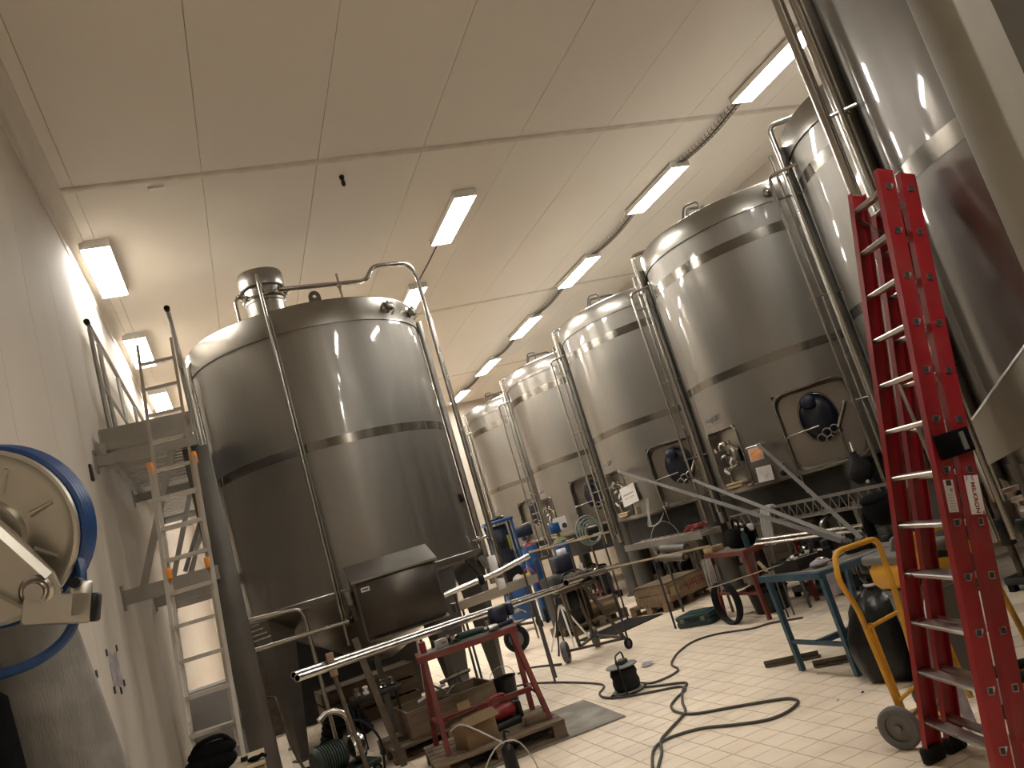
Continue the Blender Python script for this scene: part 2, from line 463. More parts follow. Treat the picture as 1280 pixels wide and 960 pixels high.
for y, w in zip(LY[:4], ('above the capped ends of the walkway handrails', 'above the far end of the raised walkway', 'beyond the raised walkway', 'beyond the raised walkway')):
    light(-.75, y, 'white fluorescent fitting close to the left wall ' + w, 'lights along the left wall')
# wire trays strung from light to light
def wire_tray(y0, y1):
    t = tag(link('wire_cable_tray', None, None, (7.15, y0, ZC)), 'thin wire mesh cable tray bridging two ceiling lights above the tanks', 'cable tray', 'wire trays between the tank lights')
    L = y1 - y0
    mb = MB()
    zz = lambda v: -.05 - .05 * math.sin(PI * v / L)
    ps = [i * L / 10 for i in range(11)]
    for x in (-.06, -.02, .02, .06):
        mb.tube([(x, v, zz(v)) for v in ps], .006, 4)
    for v in [L * i / 18 for i in range(1, 18)]:
        mb.tube([(-.06, v, zz(v) + .05), (-.06, v, zz(v)), (.06, v, zz(v)), (.06, v, zz(v) + .05)], .0055, 4)
    mb.build('wire_mesh', 'raw_steel', t)
    MB().tube([(.01, v, zz(v) + .012) for v in ps], .009, 6).build('cable', 'cable_grey', t)
ly = [7.0] + LY
for a, b in zip(ly, ly[1:]):
    wire_tray(a + .79, b - .79)
for y in LY[:3]:
    tag(MB().tube([(3.75, y + .77, ZC - .02), (3.76, y + 1.7, ZC - .012), (3.74, y + 2.5, ZC - .02)], .012, 6).build('cable', 'cable_grey'), 'thin cable on the ceiling between the aisle lights', 'cable', 'cables between aisle lights')
t = thing('ceiling_sensor', 'small dark plug hanging from the ceiling beside the seam strip', 'sensor', (2.02, 8.6, ZC))
MB().lathe([(0, 0), (.03, 0), (.03, -.03), (.02, -.05), (0, -.05)], 12).build('base', 'black_plastic', t)
MB().lathe([(.018, -.05), (.024, -.07), (.024, -.11), (.012, -.13), (0, -.13)], 12).build('head', 'dark_machine', t)
tag(MB().cbox((0, 0, -.012), (.16, .08, .024), .006).build('ceiling_cover', 'white_plastic', None, (.02, 8.36, ZC)), 'small white cover plate stuck on the ceiling seam', 'cover plate')

# ------------------------------------------------------------------ tanks
def shell_mesh(R, z0, z1, holes, name, m, n=96):
    """cylinder wall with rounded-rectangular openings (angle, z, half angle, half height, corner radius)"""
    mb = MB()
    cuts_a = [2 * PI * i / n for i in range(n)]
    cuts_z = [z0 + (z1 - z0) * i / 8 for i in range(9)]
    for (a, z, ha, hh, cr) in holes:
        cuts_a += [(a - ha) % (2 * PI), (a + ha) % (2 * PI)]; cuts_z += [z - hh, z + hh]
    A = sorted(set(round(a, 6) for a in cuts_a)); Zs = sorted(set(round(z, 6) for z in cuts_z))
    vs = [(R * math.cos(a), R * math.sin(a), z) for z in Zs for a in A]
    na = len(A); fs = []
    for i in range(len(Zs) - 1):
        for k in range(na):
            a, b = A[k], A[(k + 1) % na] + (2 * PI if k == na - 1 else 0)
            zc, ac = (Zs[i] + Zs[i + 1]) / 2, (a + b) / 2
            if any(abs((ac - h[0] + PI) % (2 * PI) - PI) < h[2] and abs(zc - h[1]) < h[3] for h in holes):
                continue
            fs.append((i * na + k, i * na + (k + 1) % na, (i + 1) * na + (k + 1) % na, (i + 1) * na + k))
    mb.add(vs, fs, True)
    for h in holes:
        o, q = outline(R, *h)
        N = len(o)
        mb.add(o + q, [(i, (i + 1) % N, N + (i + 1) % N, N + i) for i in range(N)], True)
    return mb.mesh(name, m)
def outline(R, a, z, ha, hh, cr, N=64):
    """points round the bounding rectangle and round the rounded rectangle, on the cylinder"""
    w = ha * R
    o, q = [], []
    for i in range(N):
        t = 2 * PI * i / N
        # rounded rectangle by walking its straight sides and corners
        dx, dy = math.cos(t), math.sin(t)
        s = min(w / max(abs(dx), 1e-9), hh / max(abs(dy), 1e-9))
        px, py = dx * s, dy * s
        ox, oy = px, py
        cx, cy = max(-w + cr, min(w - cr, px)), max(-hh + cr, min(hh - cr, py))
        ex, ey = px - cx, py - cy
        l = math.hypot(ex, ey)
        if l > cr:
            px, py = cx + ex / l * cr, cy + ey / l * cr
        o.append((R * math.cos(a + ox / R), R * math.sin(a + ox / R), z + oy))
        q.append((R * math.cos(a + px / R), R * math.sin(a + px / R), z + py))
    return o, q
def niche_mesh(R, h, depth, name, m):
    o, q = outline(R + .002, *h)
    N = len(q)
    a = h[0]
    d = Vector((math.cos(a), math.sin(a), 0))
    # inner outline: shrunk a little and pushed straight in
    c = Vector((R * math.cos(a), R * math.sin(a), h[1]))
    inn = []
    for p in q:
        v = Vector(p) - c
        v = v - d * v.dot(d)
        inn.append(tuple(c + v * .93 - d * depth))
    mb = MB()
    mb.add(q + inn, [(i, N + i, N + (i + 1) % N, (i + 1) % N) for i in range(N)], True)
    mb.add(inn, [tuple(range(N))], False)
    return mb.mesh(name, m)
def frame_mesh(R, h, r, name, m):
    o, q = outline(R + .004, *h)
    return MB().tube(q, r, 6, True).mesh(name, m)
def polar(r, deg, z):
    return (r * math.cos(R_(deg)), r * math.sin(R_(deg)), z)

TR = 1.55
HN = (R_(-131) % (2 * PI), 1.90, R_(16.0), .47, .15)       # manway recess
HC = (R_(178), 1.83, R_(12.5), .385, .07)                   # control recess
def make_tank():
    t = thing('storage_tank', 'stainless tank', 'tank', (7.45, 8.8, 0))
    link('shell', shell_mesh(TR, 1.42, 4.6, [HN, HC], 'shell', 'tank_steel'), t)
    top = MB()
    top.lathe([(TR + .012, 4.595), (TR + .018, 4.60), (TR + .018, 4.84), (TR + .004, 4.86)], 96)
    top.build('top_ring', 'ring_steel', t)
    MB().lathe([(TR + .004, 4.86), (TR - .03, 4.875), (.9, 5.02), (.3, 5.12), (0, 5.13)], 96).build('roof', 'ring_steel', t)
    for z, h in ((4.215, .125), (2.77, .10)):
        MB().lathe([(TR + .002, z), (TR + .002, z + h)], 96).build('weld_band', 'band_steel', t)
    MB().lathe([(TR, 1.42), (TR - .03, 1.40), (1.0, 1.22), (.35, 1.10), (.12, 1.06), (0, 1.06)], 64).build('bottom_cone', 'niche_steel', t)
    MB().lathe([(TR + .004, 1.40), (TR + .012, 1.405), (TR + .012, 1.45), (TR + .002, 1.455)], 96).build('bottom_rim', 'ring_steel', t)
    MB().lathe([(TR - .10, 1.41), (TR - .12, 1.39), (TR - .12, .98), (TR - .16, .96), (.3, .96)], 64).build('shade_skirt', 'dark_machine', t)  # recessed skirt, its near-black colour stands in for shade under the tank
    for a in (147, 237, -33, 57):
        x, y, _ = polar(TR - .13, a, 0)
        lg = MB().lathe([(.155, 0.02), (.155, 1.46)], 20, T(x, y, 0)).build('leg', 'leg_steel', t)
        MB().lathe([(0, 0), (.2, 0), (.2, .02), (0, .02)], 20, T(x, y, 0)).build('foot_plate', 'leg_steel', lg)
    nm = link('manway_recess', niche_mesh(TR, HN, .20, 'manway_recess', 'niche_steel'), t)
    link('recess_frame', frame_mesh(TR, HN, .012, 'recess_frame', 'band_steel'), nm)
    # manway cover: dark oval door hanging on its arm
    A = R_(-131)
    F = Matrix.Translation(Vector(polar(TR, -131, 1.95))) @ Matrix.Rotation(A + PI / 2, 4, 'Z')   # local x across, -y outwards, z up
    MB().lathe([(.0, .10), (.14, .092), (.225, .06), (.25, .02), (.255, .0), (.24, -.015), (.235, -.04)], 36, F @ T(0, .14, .04) @ RX(90) @ Matrix.Diagonal((.84, 1.12, 1, 1))).build('manway_cover', 'manway_blue', nm)
    MB().tube([F @ Vector((.24 * math.cos(a) * .86, .13, .04 + .27 * math.sin(a) * 1.06)) for a in [2 * PI * i / 40 for i in range(40)]], .016, 8, True).build('manway_rim', 'band_steel', nm)
    MB().ball((0, 0, 0), (.09, .05, .085), M=F @ T(-.05, .01, .24)).build('hinge_knob', 'navy_paint', nm)
    ring = MB()
    for cx, cz, r in ((.03, -.16, .05), (.12, -.14, .045), (-.04, -.21, .05), (.05, -.24, .04)):
        ring.tube([F @ Vector((cx + r * math.cos(a), .0, cz + r * math.sin(a))) for a in [2 * PI * i / 14 for i in range(14)]], .008, 5, True)
    ring.build('hand_wheel', 'niche_steel', nm)
    arm = MB()
    arm.tube([F @ Vector((.17, -.06, -.14)), F @ Vector((.33, -.09, .12))], .026, 10)
    arm.tube([F @ Vector((.17, -.06, -.16)), F @ Vector((.17, -.06, -.20))], .032, 10)
    arm.build('arm_cylinder', 'band_steel', nm)
    MB().tube([F @ Vector((.17, -.06, -.18)), F @ Vector((.17, -.05, -.86))], .013, 8).build('support_rod', 'pipe_steel', nm)
    MB().tube(rounded([F @ Vector((-.02, -.05, -.06)), F @ Vector((-.40, -.05, -.08)), F @ Vector((-.42, -.04, -.16)), F @ Vector((-.40, .02, -.75))], .05), .011, 8).build('guard_rail', 'pipe_steel', nm)
    # control recess: valves and elbows
    nc = link('control_recess', niche_mesh(TR, HC, .14, 'control_recess', 'niche_steel'), t)
    link('recess_frame', frame_mesh(TR, HC, .008, 'recess_frame', 'band_steel'), nc)
    G = Matrix.Translation(Vector(polar(TR, 178, 1.83))) @ Matrix.Rotation(R_(178) + PI / 2, 4, 'Z')
    v = MB()
    v.tube(rounded([G @ Vector((-.10, .1, -.30)), G @ Vector((-.10, .02, -.28)), G @ Vector((-.09, .02, -.12)), G @ Vector((.05, .02, -.10)), G @ Vector((.06, .1, -.1))], .04), .017, 8)
    v.tube(rounded([G @ Vector((-.13, .1, .10)), G @ Vector((-.12, .0, .16)), G @ Vector((-.04, -.01, .22)), G @ Vector((.08, .0, .20)), G @ Vector((.14, .1, .10))], .05), .018, 8)
    v.tube(rounded([G @ Vector((-.15, .1, .0)), G @ Vector((-.14, .01, .03)), G @ Vector((-.06, .01, .06)), G @ Vector((-.05, .1, .06))], .03), .02, 8)
    v.build('sample_pipes', 'pipe_steel', nc)
    for (x, z, a) in ((-.06, -.12, 35), (.12, -.06, -30), (-.14, .15, 60), (.10, .20, -10)):
        vb = MB().lathe([(0, -.045), (.03, -.045), (.03, -.02), (.02, 0), (.03, .02), (.03, .045), (0, .045)], 12, G @ T(x, .0, z) @ RX(90)).build('valve', 'pipe_steel', nc)
    for (x, z, a) in ((-.06, -.12, 35), (.12, -.06, -40)):
        MB().cbox((.05, -.055, 0), (.11, .018, .03), .006, G @ T(x, 0, z) @ RY(a)).build('valve_handle', 'white_paint', nc)
    MB().cbox((.04, .1, .03), (.16, .05, .2), .01, G).build('gauge_box', 'niche_steel', nc)
    bx = MB()
    bx.cbox((0, .02, -.31), (.40, .10, .03), .008, G); bx.cbox((-.02, .02, -.35), (.36, .09, .03), .008, G)
    bx.build('drip_shelf', 'pale_card', nc)
    # maker's mark above the control recess
    mk = MB()
    def on(u, z, r=TR + .004):
        return polar(r, 178 + math.degrees(u / TR), z)
    for k, st in enumerate(([(-.2, 0), (-.17, .02), (-.14, -.01), (-.11, .02)], [(-.09, .02), (-.09, -.02), (-.05, -.025), (-.045, .02), (-.09, .022), (-.05, -.03)],
                            [(-.02, .03), (-.015, -.02), (.03, -.02), (.035, .03)], [(.06, -.02), (.065, .035), (.1, -.015), (.12, .04), (.16, .03)])):
        mk.tube([on(u, 2.365 + z * 1.3) for u, z in st], .006, 5)
    mk.tube([on(u / 50, 2.305 + .004 * ((u % 3) - 1)) for u in range(-9, 7)], .0045, 5)
    mk.build('maker_mark', 'print_grey', t)
    # risers on the flank
    MB().tube(rounded([polar(TR - .3, 150, 4.98), polar(TR + .11, 149.5, 4.98), polar(TR + .11, 149.5, 1.2)], .09), .028, 10).build('riser_pipe', 'pipe_steel', t)
    MB().tube(rounded([polar(TR + .02, 155, 4.45), polar(TR + .30, 151, 4.45), polar(TR + .30, 151, 1.1)], .07), .019, 8).build('riser_pipe', 'pipe_steel', t)
    MB().tube([polar(TR + .19, 147.5, 4.7), polar(TR + .19, 147.5, 1.1)], .016, 8).build('riser_pipe', 'pipe_steel', t)
    d = MB()
    x, y, _ = polar(TR + .07, 145.5, 0)
    d.cbox((x, y, 2.9), (.09, .09, 3.7), .006)
    d.build('cable_duct', 'galvanised', t)
    for z in (2.0, 3.1, 4.2):
        MB().tube([polar(TR, 148, z), polar(TR + .33, 150, z)], .010, 6).build('pipe_clip', 'niche_steel', t)
    hd = MB()
    hd.tube(rounded([polar(1.1, -158, 4.9), polar(1.05, -158, 5.15), polar(1.05, -172, 5.2), polar(1.1, -176, 4.95)], .07), .014, 8)
    hd.tube(rounded([polar(1.2, -165, 4.9), polar(1.15, -165, 5.1), polar(.6, -165, 5.15), polar(.5, -165, 5.0)], .07), .02, 8)
    hd.build('roof_piping', 'leg_steel', t)
    b = MB()
    b.lathe([(0, 0), (.045, 0), (.06, .02), (.06, .05), (.03, .07), (0, .07)], 14, Matrix.Translation(Vector(polar(TR + .01, -118, 4.72))) @ RZ(-118) @ RY(90))
    b.build('level_port', 'pipe_steel', t)
    return t
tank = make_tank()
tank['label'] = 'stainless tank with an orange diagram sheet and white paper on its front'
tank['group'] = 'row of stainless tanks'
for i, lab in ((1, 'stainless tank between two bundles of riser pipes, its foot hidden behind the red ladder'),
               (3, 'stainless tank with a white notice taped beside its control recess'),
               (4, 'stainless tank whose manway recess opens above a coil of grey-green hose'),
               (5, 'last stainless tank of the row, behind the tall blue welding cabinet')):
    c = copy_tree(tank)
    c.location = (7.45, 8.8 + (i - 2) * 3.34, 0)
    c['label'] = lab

# the big tank behind the red ladder
t = thing('storage_tank', 'large polished tank rising past the ceiling light behind the red ladder', 'tank', (5.22, 2.56, 0), 0, 'row of stainless tanks')
t0R = 1.5
MB().lathe([(t0R, 1.2), (t0R, 5.2)], 96).build('shell', 'dull_tank_steel', t)
MB().lathe([(t0R + .01, 5.2), (t0R + .015, 5.21), (t0R + .015, 5.4), (t0R, 5.42), (.8, 5.6), (0, 5.7)], 96).build('roof', 'ring_steel', t)
MB().lathe([(t0R, 1.2), (t0R - .03, 1.18), (.9, 1.0), (.2, .85), (0, .85)], 64).build('bottom_cone', 'niche_steel', t)
for z in (2.93, 1.3):
    MB().lathe([(t0R + .002, z), (t0R + .002, z + .12)], 96).build('weld_band', 'band_steel', t)
for a in (150, 240, -30, 60):
    x, y, _ = polar(t0R - .14, a, 0)
    MB().lathe([(0, 0), (.2, 0), (.2, .02), (.13, .02), (.13, 1.25)], 20, T(x, y, 0)).build('leg', 'leg_steel', t)
MB().tube([polar(1.69, 141.2, 5.5), polar(1.69, 141.2, .9)], .034, 12).build('riser_pipe', 'pipe_steel', t)
MB().tube([polar(1.60, 143, 5.3), polar(1.60, 143, .9)], .02, 10).build('riser_pipe', 'pipe_steel', t)
x, y, _ = polar(1.555, 138.5, 0)
MB().cbox((x, y, 3.1), (.10, .10, 4.0), .006).build('cable_duct', 'pipe_steel', t)
for z in (2.2, 3.6, 4.6):
    MB().tube([polar(t0R, 142, z), polar(1.70, 141.2, z)], .012, 6).build('pipe_clip', 'niche_steel', t)

# ------------------------------------------------------------------ tank on its own by the left wall
LX, LYC, LR = 1.41, 10.69, 1.5
t = thing('storage_tank', 'free-standing stainless tank with a capped manway neck and a steel cabinet on its front', 'tank', (LX, LYC, 0))
def lw(x, y, z): return (x - LX, y - LYC, z)
MB().lathe([(LR, 1.60), (LR, 4.68)], 112).build('shell', 'tank_steel', t)
MB().lathe([(LR + .010, 4.675), (LR + .016, 4.68), (LR + .016, 4.96), (LR + .004, 4.98)], 112).build('top_ring', 'ring_steel', t)
MB().lathe([(LR + .004, 4.98), (LR - .03, 4.99), (.9, 5.06), (0, 5.12)], 112).build('roof', 'ring_steel', t)
MB().lathe([(LR + .002, 3.245), (LR + .002, 3.35)], 112).build('weld_band', 'band_steel', t)
MB().lathe([(LR + .001, 1.60), (LR + .014, 1.605), (LR + .014, 1.67), (LR + .001, 1.68)], 112).build('bottom_rim', 'niche_steel', t)
MB().lathe([(LR, 1.60), (LR - .03, 1.58), (1.0, 1.25), (.3, .80), (.12, .72), (0, .72)], 80).build('bottom_cone', 'niche_steel', t)
for a in (203, 158, 68, -27, -64):
    # tapered sheet-metal leg, broad at the shell and narrow at the foot
    M = Matrix.Translation(Vector(polar(LR - .16, a, 0))) @ RZ(a)
    if a == -64: M = Matrix.Translation(Vector(polar(LR - .2, a, 0))) @ RZ(a)
    lg = MB().add([(-.05, -.07, .02), (.05, -.07, .02), (.05, .07, .02), (-.05, .07, .02), (-.16, -.26, 1.62), (.15, -.26, 1.62), (.15, .26, 1.62), (-.16, .26, 1.62)],
             [(3, 2, 1, 0), (4, 5, 6, 7), (0, 1, 5, 4), (1, 2, 6, 5), (2, 3, 7, 6), (3, 0, 4, 7)], False, M).build('leg', 'leg_steel', t)
    MB().box((0, 0, .01), (.18, .2, .02), M).build('foot_plate', 'leg_steel', lg)
# manway neck with its lid
nx, ny = .97 - LX, 9.95 - LYC
nk = MB().lathe([(.235, 4.95), (.235, 5.30), (.25, 5.31), (.25, 5.34), (.235, 5.35), (.235, 5.52)], 32, T(nx, ny, 0)).build('manway_neck', 'ring_steel', t)
MB().lathe([(.25, 5.50), (.275, 5.50), (.28, 5.52), (.28, 5.68), (.265, 5.71), (.15, 5.74), (0, 5.75)], 36, T(nx, ny, 0)).build('manway_lid', 'ring_steel', nk)
MB().tube([(nx + .255 * math.cos(2 * PI * i / 36), ny + .255 * math.sin(2 * PI * i / 36), 5.37) for i in range(36)], .014, 8, True).build('clamp_ring', 'pipe_steel', nk)
MB().tube(rounded([(nx - .20, ny - .14, 5.40), (nx - .36, ny - .16, 5.40), (nx - .36, ny - .18, 5.0)], .08), .02, 8).build('vent_pipe', 'pipe_steel', nk)
for a in (-150, -60, -20, 200):
    cl = MB()
    p = Vector((nx + .27 * math.cos(R_(a)), ny + .27 * math.sin(R_(a)), 5.38))
    cl.tube([p, p + Vector((.09 * math.cos(R_(a)), .09 * math.sin(R_(a)), .05))], .014, 6)
    cl.ball(tuple(p), .03, 8, 6)
    cl.build('clamp', 'pipe_steel', nk)
# pipe over the roof and down the flank
MB().tube(rounded([lw(1.15, 9.78, 5.42), lw(2.28, 9.95, 5.40), lw(2.42, 9.98, 5.60), lw(2.93, 10.12, 5.62), lw(3.02, 10.16, 5.45), lw(3.02, 10.16, 1.0)], .10), .03, 12).build('riser_pipe', 'pipe_steel', t)
MB().tube([lw(3.10, 10.35, 4.9), lw(3.10, 10.35, .9)], .022, 10).build('riser_pipe', 'pipe_steel', t)
x, y, _ = polar(LR + .05, -17, 0)
MB().cbox((x, y, 3.0), (.07, .07, 3.6), .005).build('cable_duct', 'galvanised', t)
MB().tube(rounded([lw(.95, 9.72, 5.40), lw(.88, 9.30, 5.48), lw(.875, 9.215, 5.35), lw(.875, 9.215, 1.1)], .05), .018, 10).build('riser_pipe', 'pipe_steel', t)
MB().tube([lw(.91, 9.20, 4.9), lw(.91, 9.20, 1.3)], .011, 8).build('riser_pipe', 'pipe_steel', t)
MB().tube(rounded([polar(LR - .1, 196, 5.0), polar(LR + .05, 196, 4.8), polar(LR + .05, 196, 1.7)], .06), .024, 10).build('riser_pipe', 'pipe_steel', t)
MB().tube([lw(1.84, 9.52, 5.0), lw(1.84, 9.52, 5.4)], .015, 8).build('pipe_support', 'pipe_steel', t)
MB().ball(lw(1.84, 9.52, 5.24), .035, 8, 6).build('support_clamp', 'pipe_steel', t)
# lifting eye
M = Matrix.Translation(Vector(lw(1.46, 9.205, 4.97))) @ RX(90)
e = MB()
N = 20
ou = [(.07 * math.cos(PI * i / N), .07 + .07 * math.sin(PI * i / N)) for i in range(N + 1)] + [(-.075, -.06), (.075, -.06)]
inr = [(.022 * math.cos(2 * PI * i / len(ou)), .07 + .022 * math.sin(2 * PI * i / len(ou))) for i in range(len(ou))]
n = len(ou)
e.add([(x, y, .008) for x, y in ou] + [(x, y, .008) for x, y in inr] + [(x, y, -.008) for x, y in ou] + [(x, y, -.008) for x, y in inr],
      [(i, (i + 1) % n, n + (i + 1) % n, n + i) for i in range(n)] + [(2 * n + (i + 1) % n, 2 * n + i, 3 * n + i, 3 * n + (i + 1) % n) for i in range(n)] +
      [((i + 1) % n, i, 2 * n + i, 2 * n + (i + 1) % n) for i in range(n)] + [(n + i, n + (i + 1) % n, 3 * n + (i + 1) % n, 3 * n + i) for i in range(n)], False, M)
e.build('lifting_eye', 'leg_steel', t)
for a, z in ((-53, 4.84), (-33, 4.84)):
    M = Matrix.Translation(Vector(polar(LR, a, z))) @ RZ(a) @ RY(90)
    b = MB().lathe([(0, 0), (.07, 0), (.075, .02), (.055, .04), (.055, .07), (.07, .08), (.07, .10), (.045, .115), (0, .115)], 18, M).build('side_port', 'pipe_steel', t)
    MB().tube([M @ Vector((0, 0, .10)), M @ Vector((.07, .02, .12)), M @ Vector((.11, .02, .06))], .012, 6).build('port_lever', 'pipe_steel', b)
MB().cbox((0, 0, 0), (.05, .07, .11), .012, Matrix.Translation(Vector(polar(LR + .02, -31.7, 2.34))) @ RZ(-31.7)).build('level_probe', 'black_plastic', t)
M = Matrix.Translation(Vector(polar(LR, -29.4, 1.78))) @ RZ(-29.4)
tp = MB()
tp.tube(rounded([M @ Vector((0, 0, 0)), M @ Vector((.10, 0, 0)), M @ Vector((.16, .10, .03)), M @ Vector((.18, .16, -.10))], .05), .018, 8)
tp.lathe([(0, -.01), (.05, -.01), (.05, .02), (0, .02)], 14, M @ T(.06, 0, 0) @ RY(90))
tp.tube([M @ Vector((.06, 0, 0)), M @ Vector((.07, -.16, -.02))], .006, 6)
tp.build('sample_tap', 'pipe_steel', t)
tr = MB().box((0, 0, 0), (.05, .55, .16), Matrix.Translation(Vector(polar(LR + .05, -24, 1.50))) @ RZ(-24) @ RY(-18)).build('drip_flap', 'niche_steel', t)

# steel cabinet hung in front of that tank
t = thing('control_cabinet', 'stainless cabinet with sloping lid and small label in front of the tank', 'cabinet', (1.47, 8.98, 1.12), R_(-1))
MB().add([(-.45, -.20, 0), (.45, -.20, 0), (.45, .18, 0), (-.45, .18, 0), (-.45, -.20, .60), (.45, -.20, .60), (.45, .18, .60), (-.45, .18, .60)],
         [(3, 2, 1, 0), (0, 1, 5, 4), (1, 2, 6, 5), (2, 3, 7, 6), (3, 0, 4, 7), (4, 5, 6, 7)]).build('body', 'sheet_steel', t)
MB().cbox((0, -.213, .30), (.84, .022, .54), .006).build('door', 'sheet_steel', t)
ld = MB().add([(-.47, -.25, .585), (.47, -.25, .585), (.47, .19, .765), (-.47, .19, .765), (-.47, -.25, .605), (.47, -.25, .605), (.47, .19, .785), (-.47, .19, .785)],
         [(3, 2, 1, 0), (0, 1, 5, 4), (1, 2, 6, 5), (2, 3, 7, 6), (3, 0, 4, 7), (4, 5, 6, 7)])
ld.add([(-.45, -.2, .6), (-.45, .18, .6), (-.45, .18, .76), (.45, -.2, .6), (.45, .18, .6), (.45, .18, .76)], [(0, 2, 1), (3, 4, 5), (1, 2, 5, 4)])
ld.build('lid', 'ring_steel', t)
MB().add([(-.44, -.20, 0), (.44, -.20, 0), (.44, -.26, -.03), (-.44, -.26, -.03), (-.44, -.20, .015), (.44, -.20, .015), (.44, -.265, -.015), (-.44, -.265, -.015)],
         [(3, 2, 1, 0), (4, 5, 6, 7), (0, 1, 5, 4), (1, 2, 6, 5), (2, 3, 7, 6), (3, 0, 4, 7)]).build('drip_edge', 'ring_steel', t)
lb = MB().box((-.34, -.2255, .50), (.09, .003, .045)).build('label_plate', 'paper', t)
MB().box((-.34, -.2275, .50), (.065, .002, .016)).build('print', 'print_black', lb)
for s in (-.36, .36):
    bar(MB(), (s, .15, .02), (s, .15, -1.12), .06, .06).build('leg', 'leg_steel', t)
MB().cbox((-.49, .05, .45), (.07, .12, .14), .008).build('junction_box', 'galvanised', t)
MB().cbox((.48, .1, .52), (.06, .05, .08), .008).build('latch', 'pipe_steel', t)

# pipework in front of that tank
t = thing('drain_pipe', 'dull steel pipe with a black clamp running past the tank leg', 'pipe', (.43, 8.95, 1.36))
MB().tube([(-.62, 0, .005), (.50, 0, -.004)], .022, 10).build('tube', 'pipe_steel', t)
cb = MB(); cb.cbox((.50, 0, 0), (.05, .075, .075), .01); cb.tube([(.50, 0, .03), (.52, 0, .09)], .008, 6); cb.tube([(.50, -.03, 0), (.53, -.06, .03)], .008, 6)
cb.build('clamp', 'black_plastic', t)
t = thing('guard_hoop', 'bent steel hoop rail beside the grey platform post', 'rail', (.2, 9.0, 0))
MB().tube(rounded([(-.28, 0, 1.67), (.24, 0, 1.635), (.29, .02, 1.55), (.31, .05, .02)], .09), .02, 10).build('tube', 'pipe_steel', t)
MB().box((.31, .05, .01), (.1, .1, .02)).build('foot_plate', 'leg_steel', t)
t = thing('rung_rack', 'short stack of thin steel bars behind the grey platform post', 'rack', (.0, 9.35, 0))
for i in range(4):
    MB().tube([(-.12, 0, 1.58 - i * .05), (.04 + i * .03, .05, 1.59 - i * .05)], .009, 6).build('bar', 'pipe_steel', t)
MB().tube([(-.12, 0, 1.60), (-.12, 0, 0)], .014, 8).build('upright', 'leg_steel', t)
t = thing('inlet_pipe', 'bright steel pipe with black clamp leaving the cabinet towards the blue gas cylinders', 'pipe', (1.95, 9.05, 1.30))
MB().tube([(0, 0, 0), (.70, .02, .06), (1.12, .05, .13)], .032, 12).build('tube', 'bright_steel', t)
cb = MB(); cb.cbox((.48, .01, .04), (.06, .11, .11), .01); cb.tube([(.48, 0, .08), (.36, -.02, .30)], .009, 6)
cb.build('clamp', 'black_plastic', t)
wp = MB(); wp.cbox((.68, .06, .14), (.10, .05, .24), .02, T(0, 0, 0)); wp.build('white_pad', 'white_plastic', t)
MB().cbox((.70, .04, -.07), (.10, .05, .12), .02).build('white_pad', 'white_plastic', t)
for s in (.15, 1.0):
    MB().tube([(s, .02, .02), (s, .06, -1.30)], .014, 8).build('prop', 'leg_steel', t)
t = thing('lower_trough', 'long folded steel trough under the bright inlet pipe', 'trough', (2.62, 9.22, 1.08), R_(3))
MB().add([(-.55, -.06, 0), (.5, -.06, .03), (.5, .06, .03), (-.55, .06, 0), (-.55, -.1, .1), (.5, -.1, .13), (.5, .1, .13), (-.55, .1, .1)], [(3, 2, 1, 0), (0, 1, 5, 4), (2, 3, 7, 6), (1, 2, 6, 5), (3, 0, 4, 7)]).build('trough_sheet', 'niche_steel', t)
for s in (-.45, .4):
    MB().tube([(s, 0, .0), (s, 0, -1.05)], .014, 8).build('prop', 'leg_steel', t)

# ------------------------------------------------------------------ raised walkway on the left wall
t = thing('wall_walkway', 'grey steel walkway on wall brackets with handrails and open slatted deck', 'walkway', (-.6, 8.1, 0))
def ww(x, y, z): return (x + .6, y - 8.1, z)
for y in (8.1, 10.7, 13.4):
    f = bar(MB(), ww(X0 + .0, y, 3.43), ww(-.14, y, 3.43), .07, .10).build('bracket_beam', 'galvanised', t)
    MB().box(ww(X0 + .008, y, 3.43), (.016, .13, .2)).build('wall_plate', 'galvanised', f)
    g = bar(MB(), ww(X0, y, 2.17), ww(-.2, y, 2.17), .07, .13).build('lower_beam', 'galvanised', t)
    MB().box(ww(X0 + .008, y, 2.17), (.016, .14, .22)).build('wall_plate', 'galvanised', g)
    bar(MB(), ww(-.84, y, 2.22), ww(-.36, y, 3.40), .05, .06).build('strut', 'galvanised', t)
for x in (-.93, -.19):
    bar(MB(), ww(x, 8.05, 3.53), ww(x, 14.2, 3.53), .05, .11).build('deck_beam', 'galvanised', t)
for i in range(36):
    MB().box(ww(-.56, 8.30 + i * .165, 3.565), (.70, .07, .03)).build('slat', 'galvanised', t)
MB().box(ww(-.545, 8.30, 3.70), (.84, .02, .14)).build('toe_board', 'galvanised', t)
MB().box(ww(-.545, 8.10, 3.55), (.82, .05, .07)).build('edge_beam', 'galvanised', t)
for x in (-.955, -.15):
    MB().box(ww(x, 11.2, 3.66), (.012, 6.0, .14)).build('toe_board', 'galvanised', t)
    for y in ((9.2, 9.75, 11.2, 12.8, 14.1) if x < -.5 else (9.5, 11.2, 12.8, 14.1)):
        MB().tube([ww(x, y, 3.5), ww(x, y, 5.12)], .024, 8).build('rail_post', 'galvanised', t)
    h = MB().tube([ww(x, 9.12, 5.16), ww(x, 14.2, 5.16)], .026, 10).build('handrail', 'galvanised', t)
    MB().tube([ww(x, 9.08, 5.16), ww(x, 9.13, 5.16)], .032, 10).build('rail_cap', 'black_rubber', h)
    MB().tube([ww(x, 9.2, 4.50), ww(x, 14.2, 4.50)], .02, 8).build('mid_rail', 'galvanised', t)
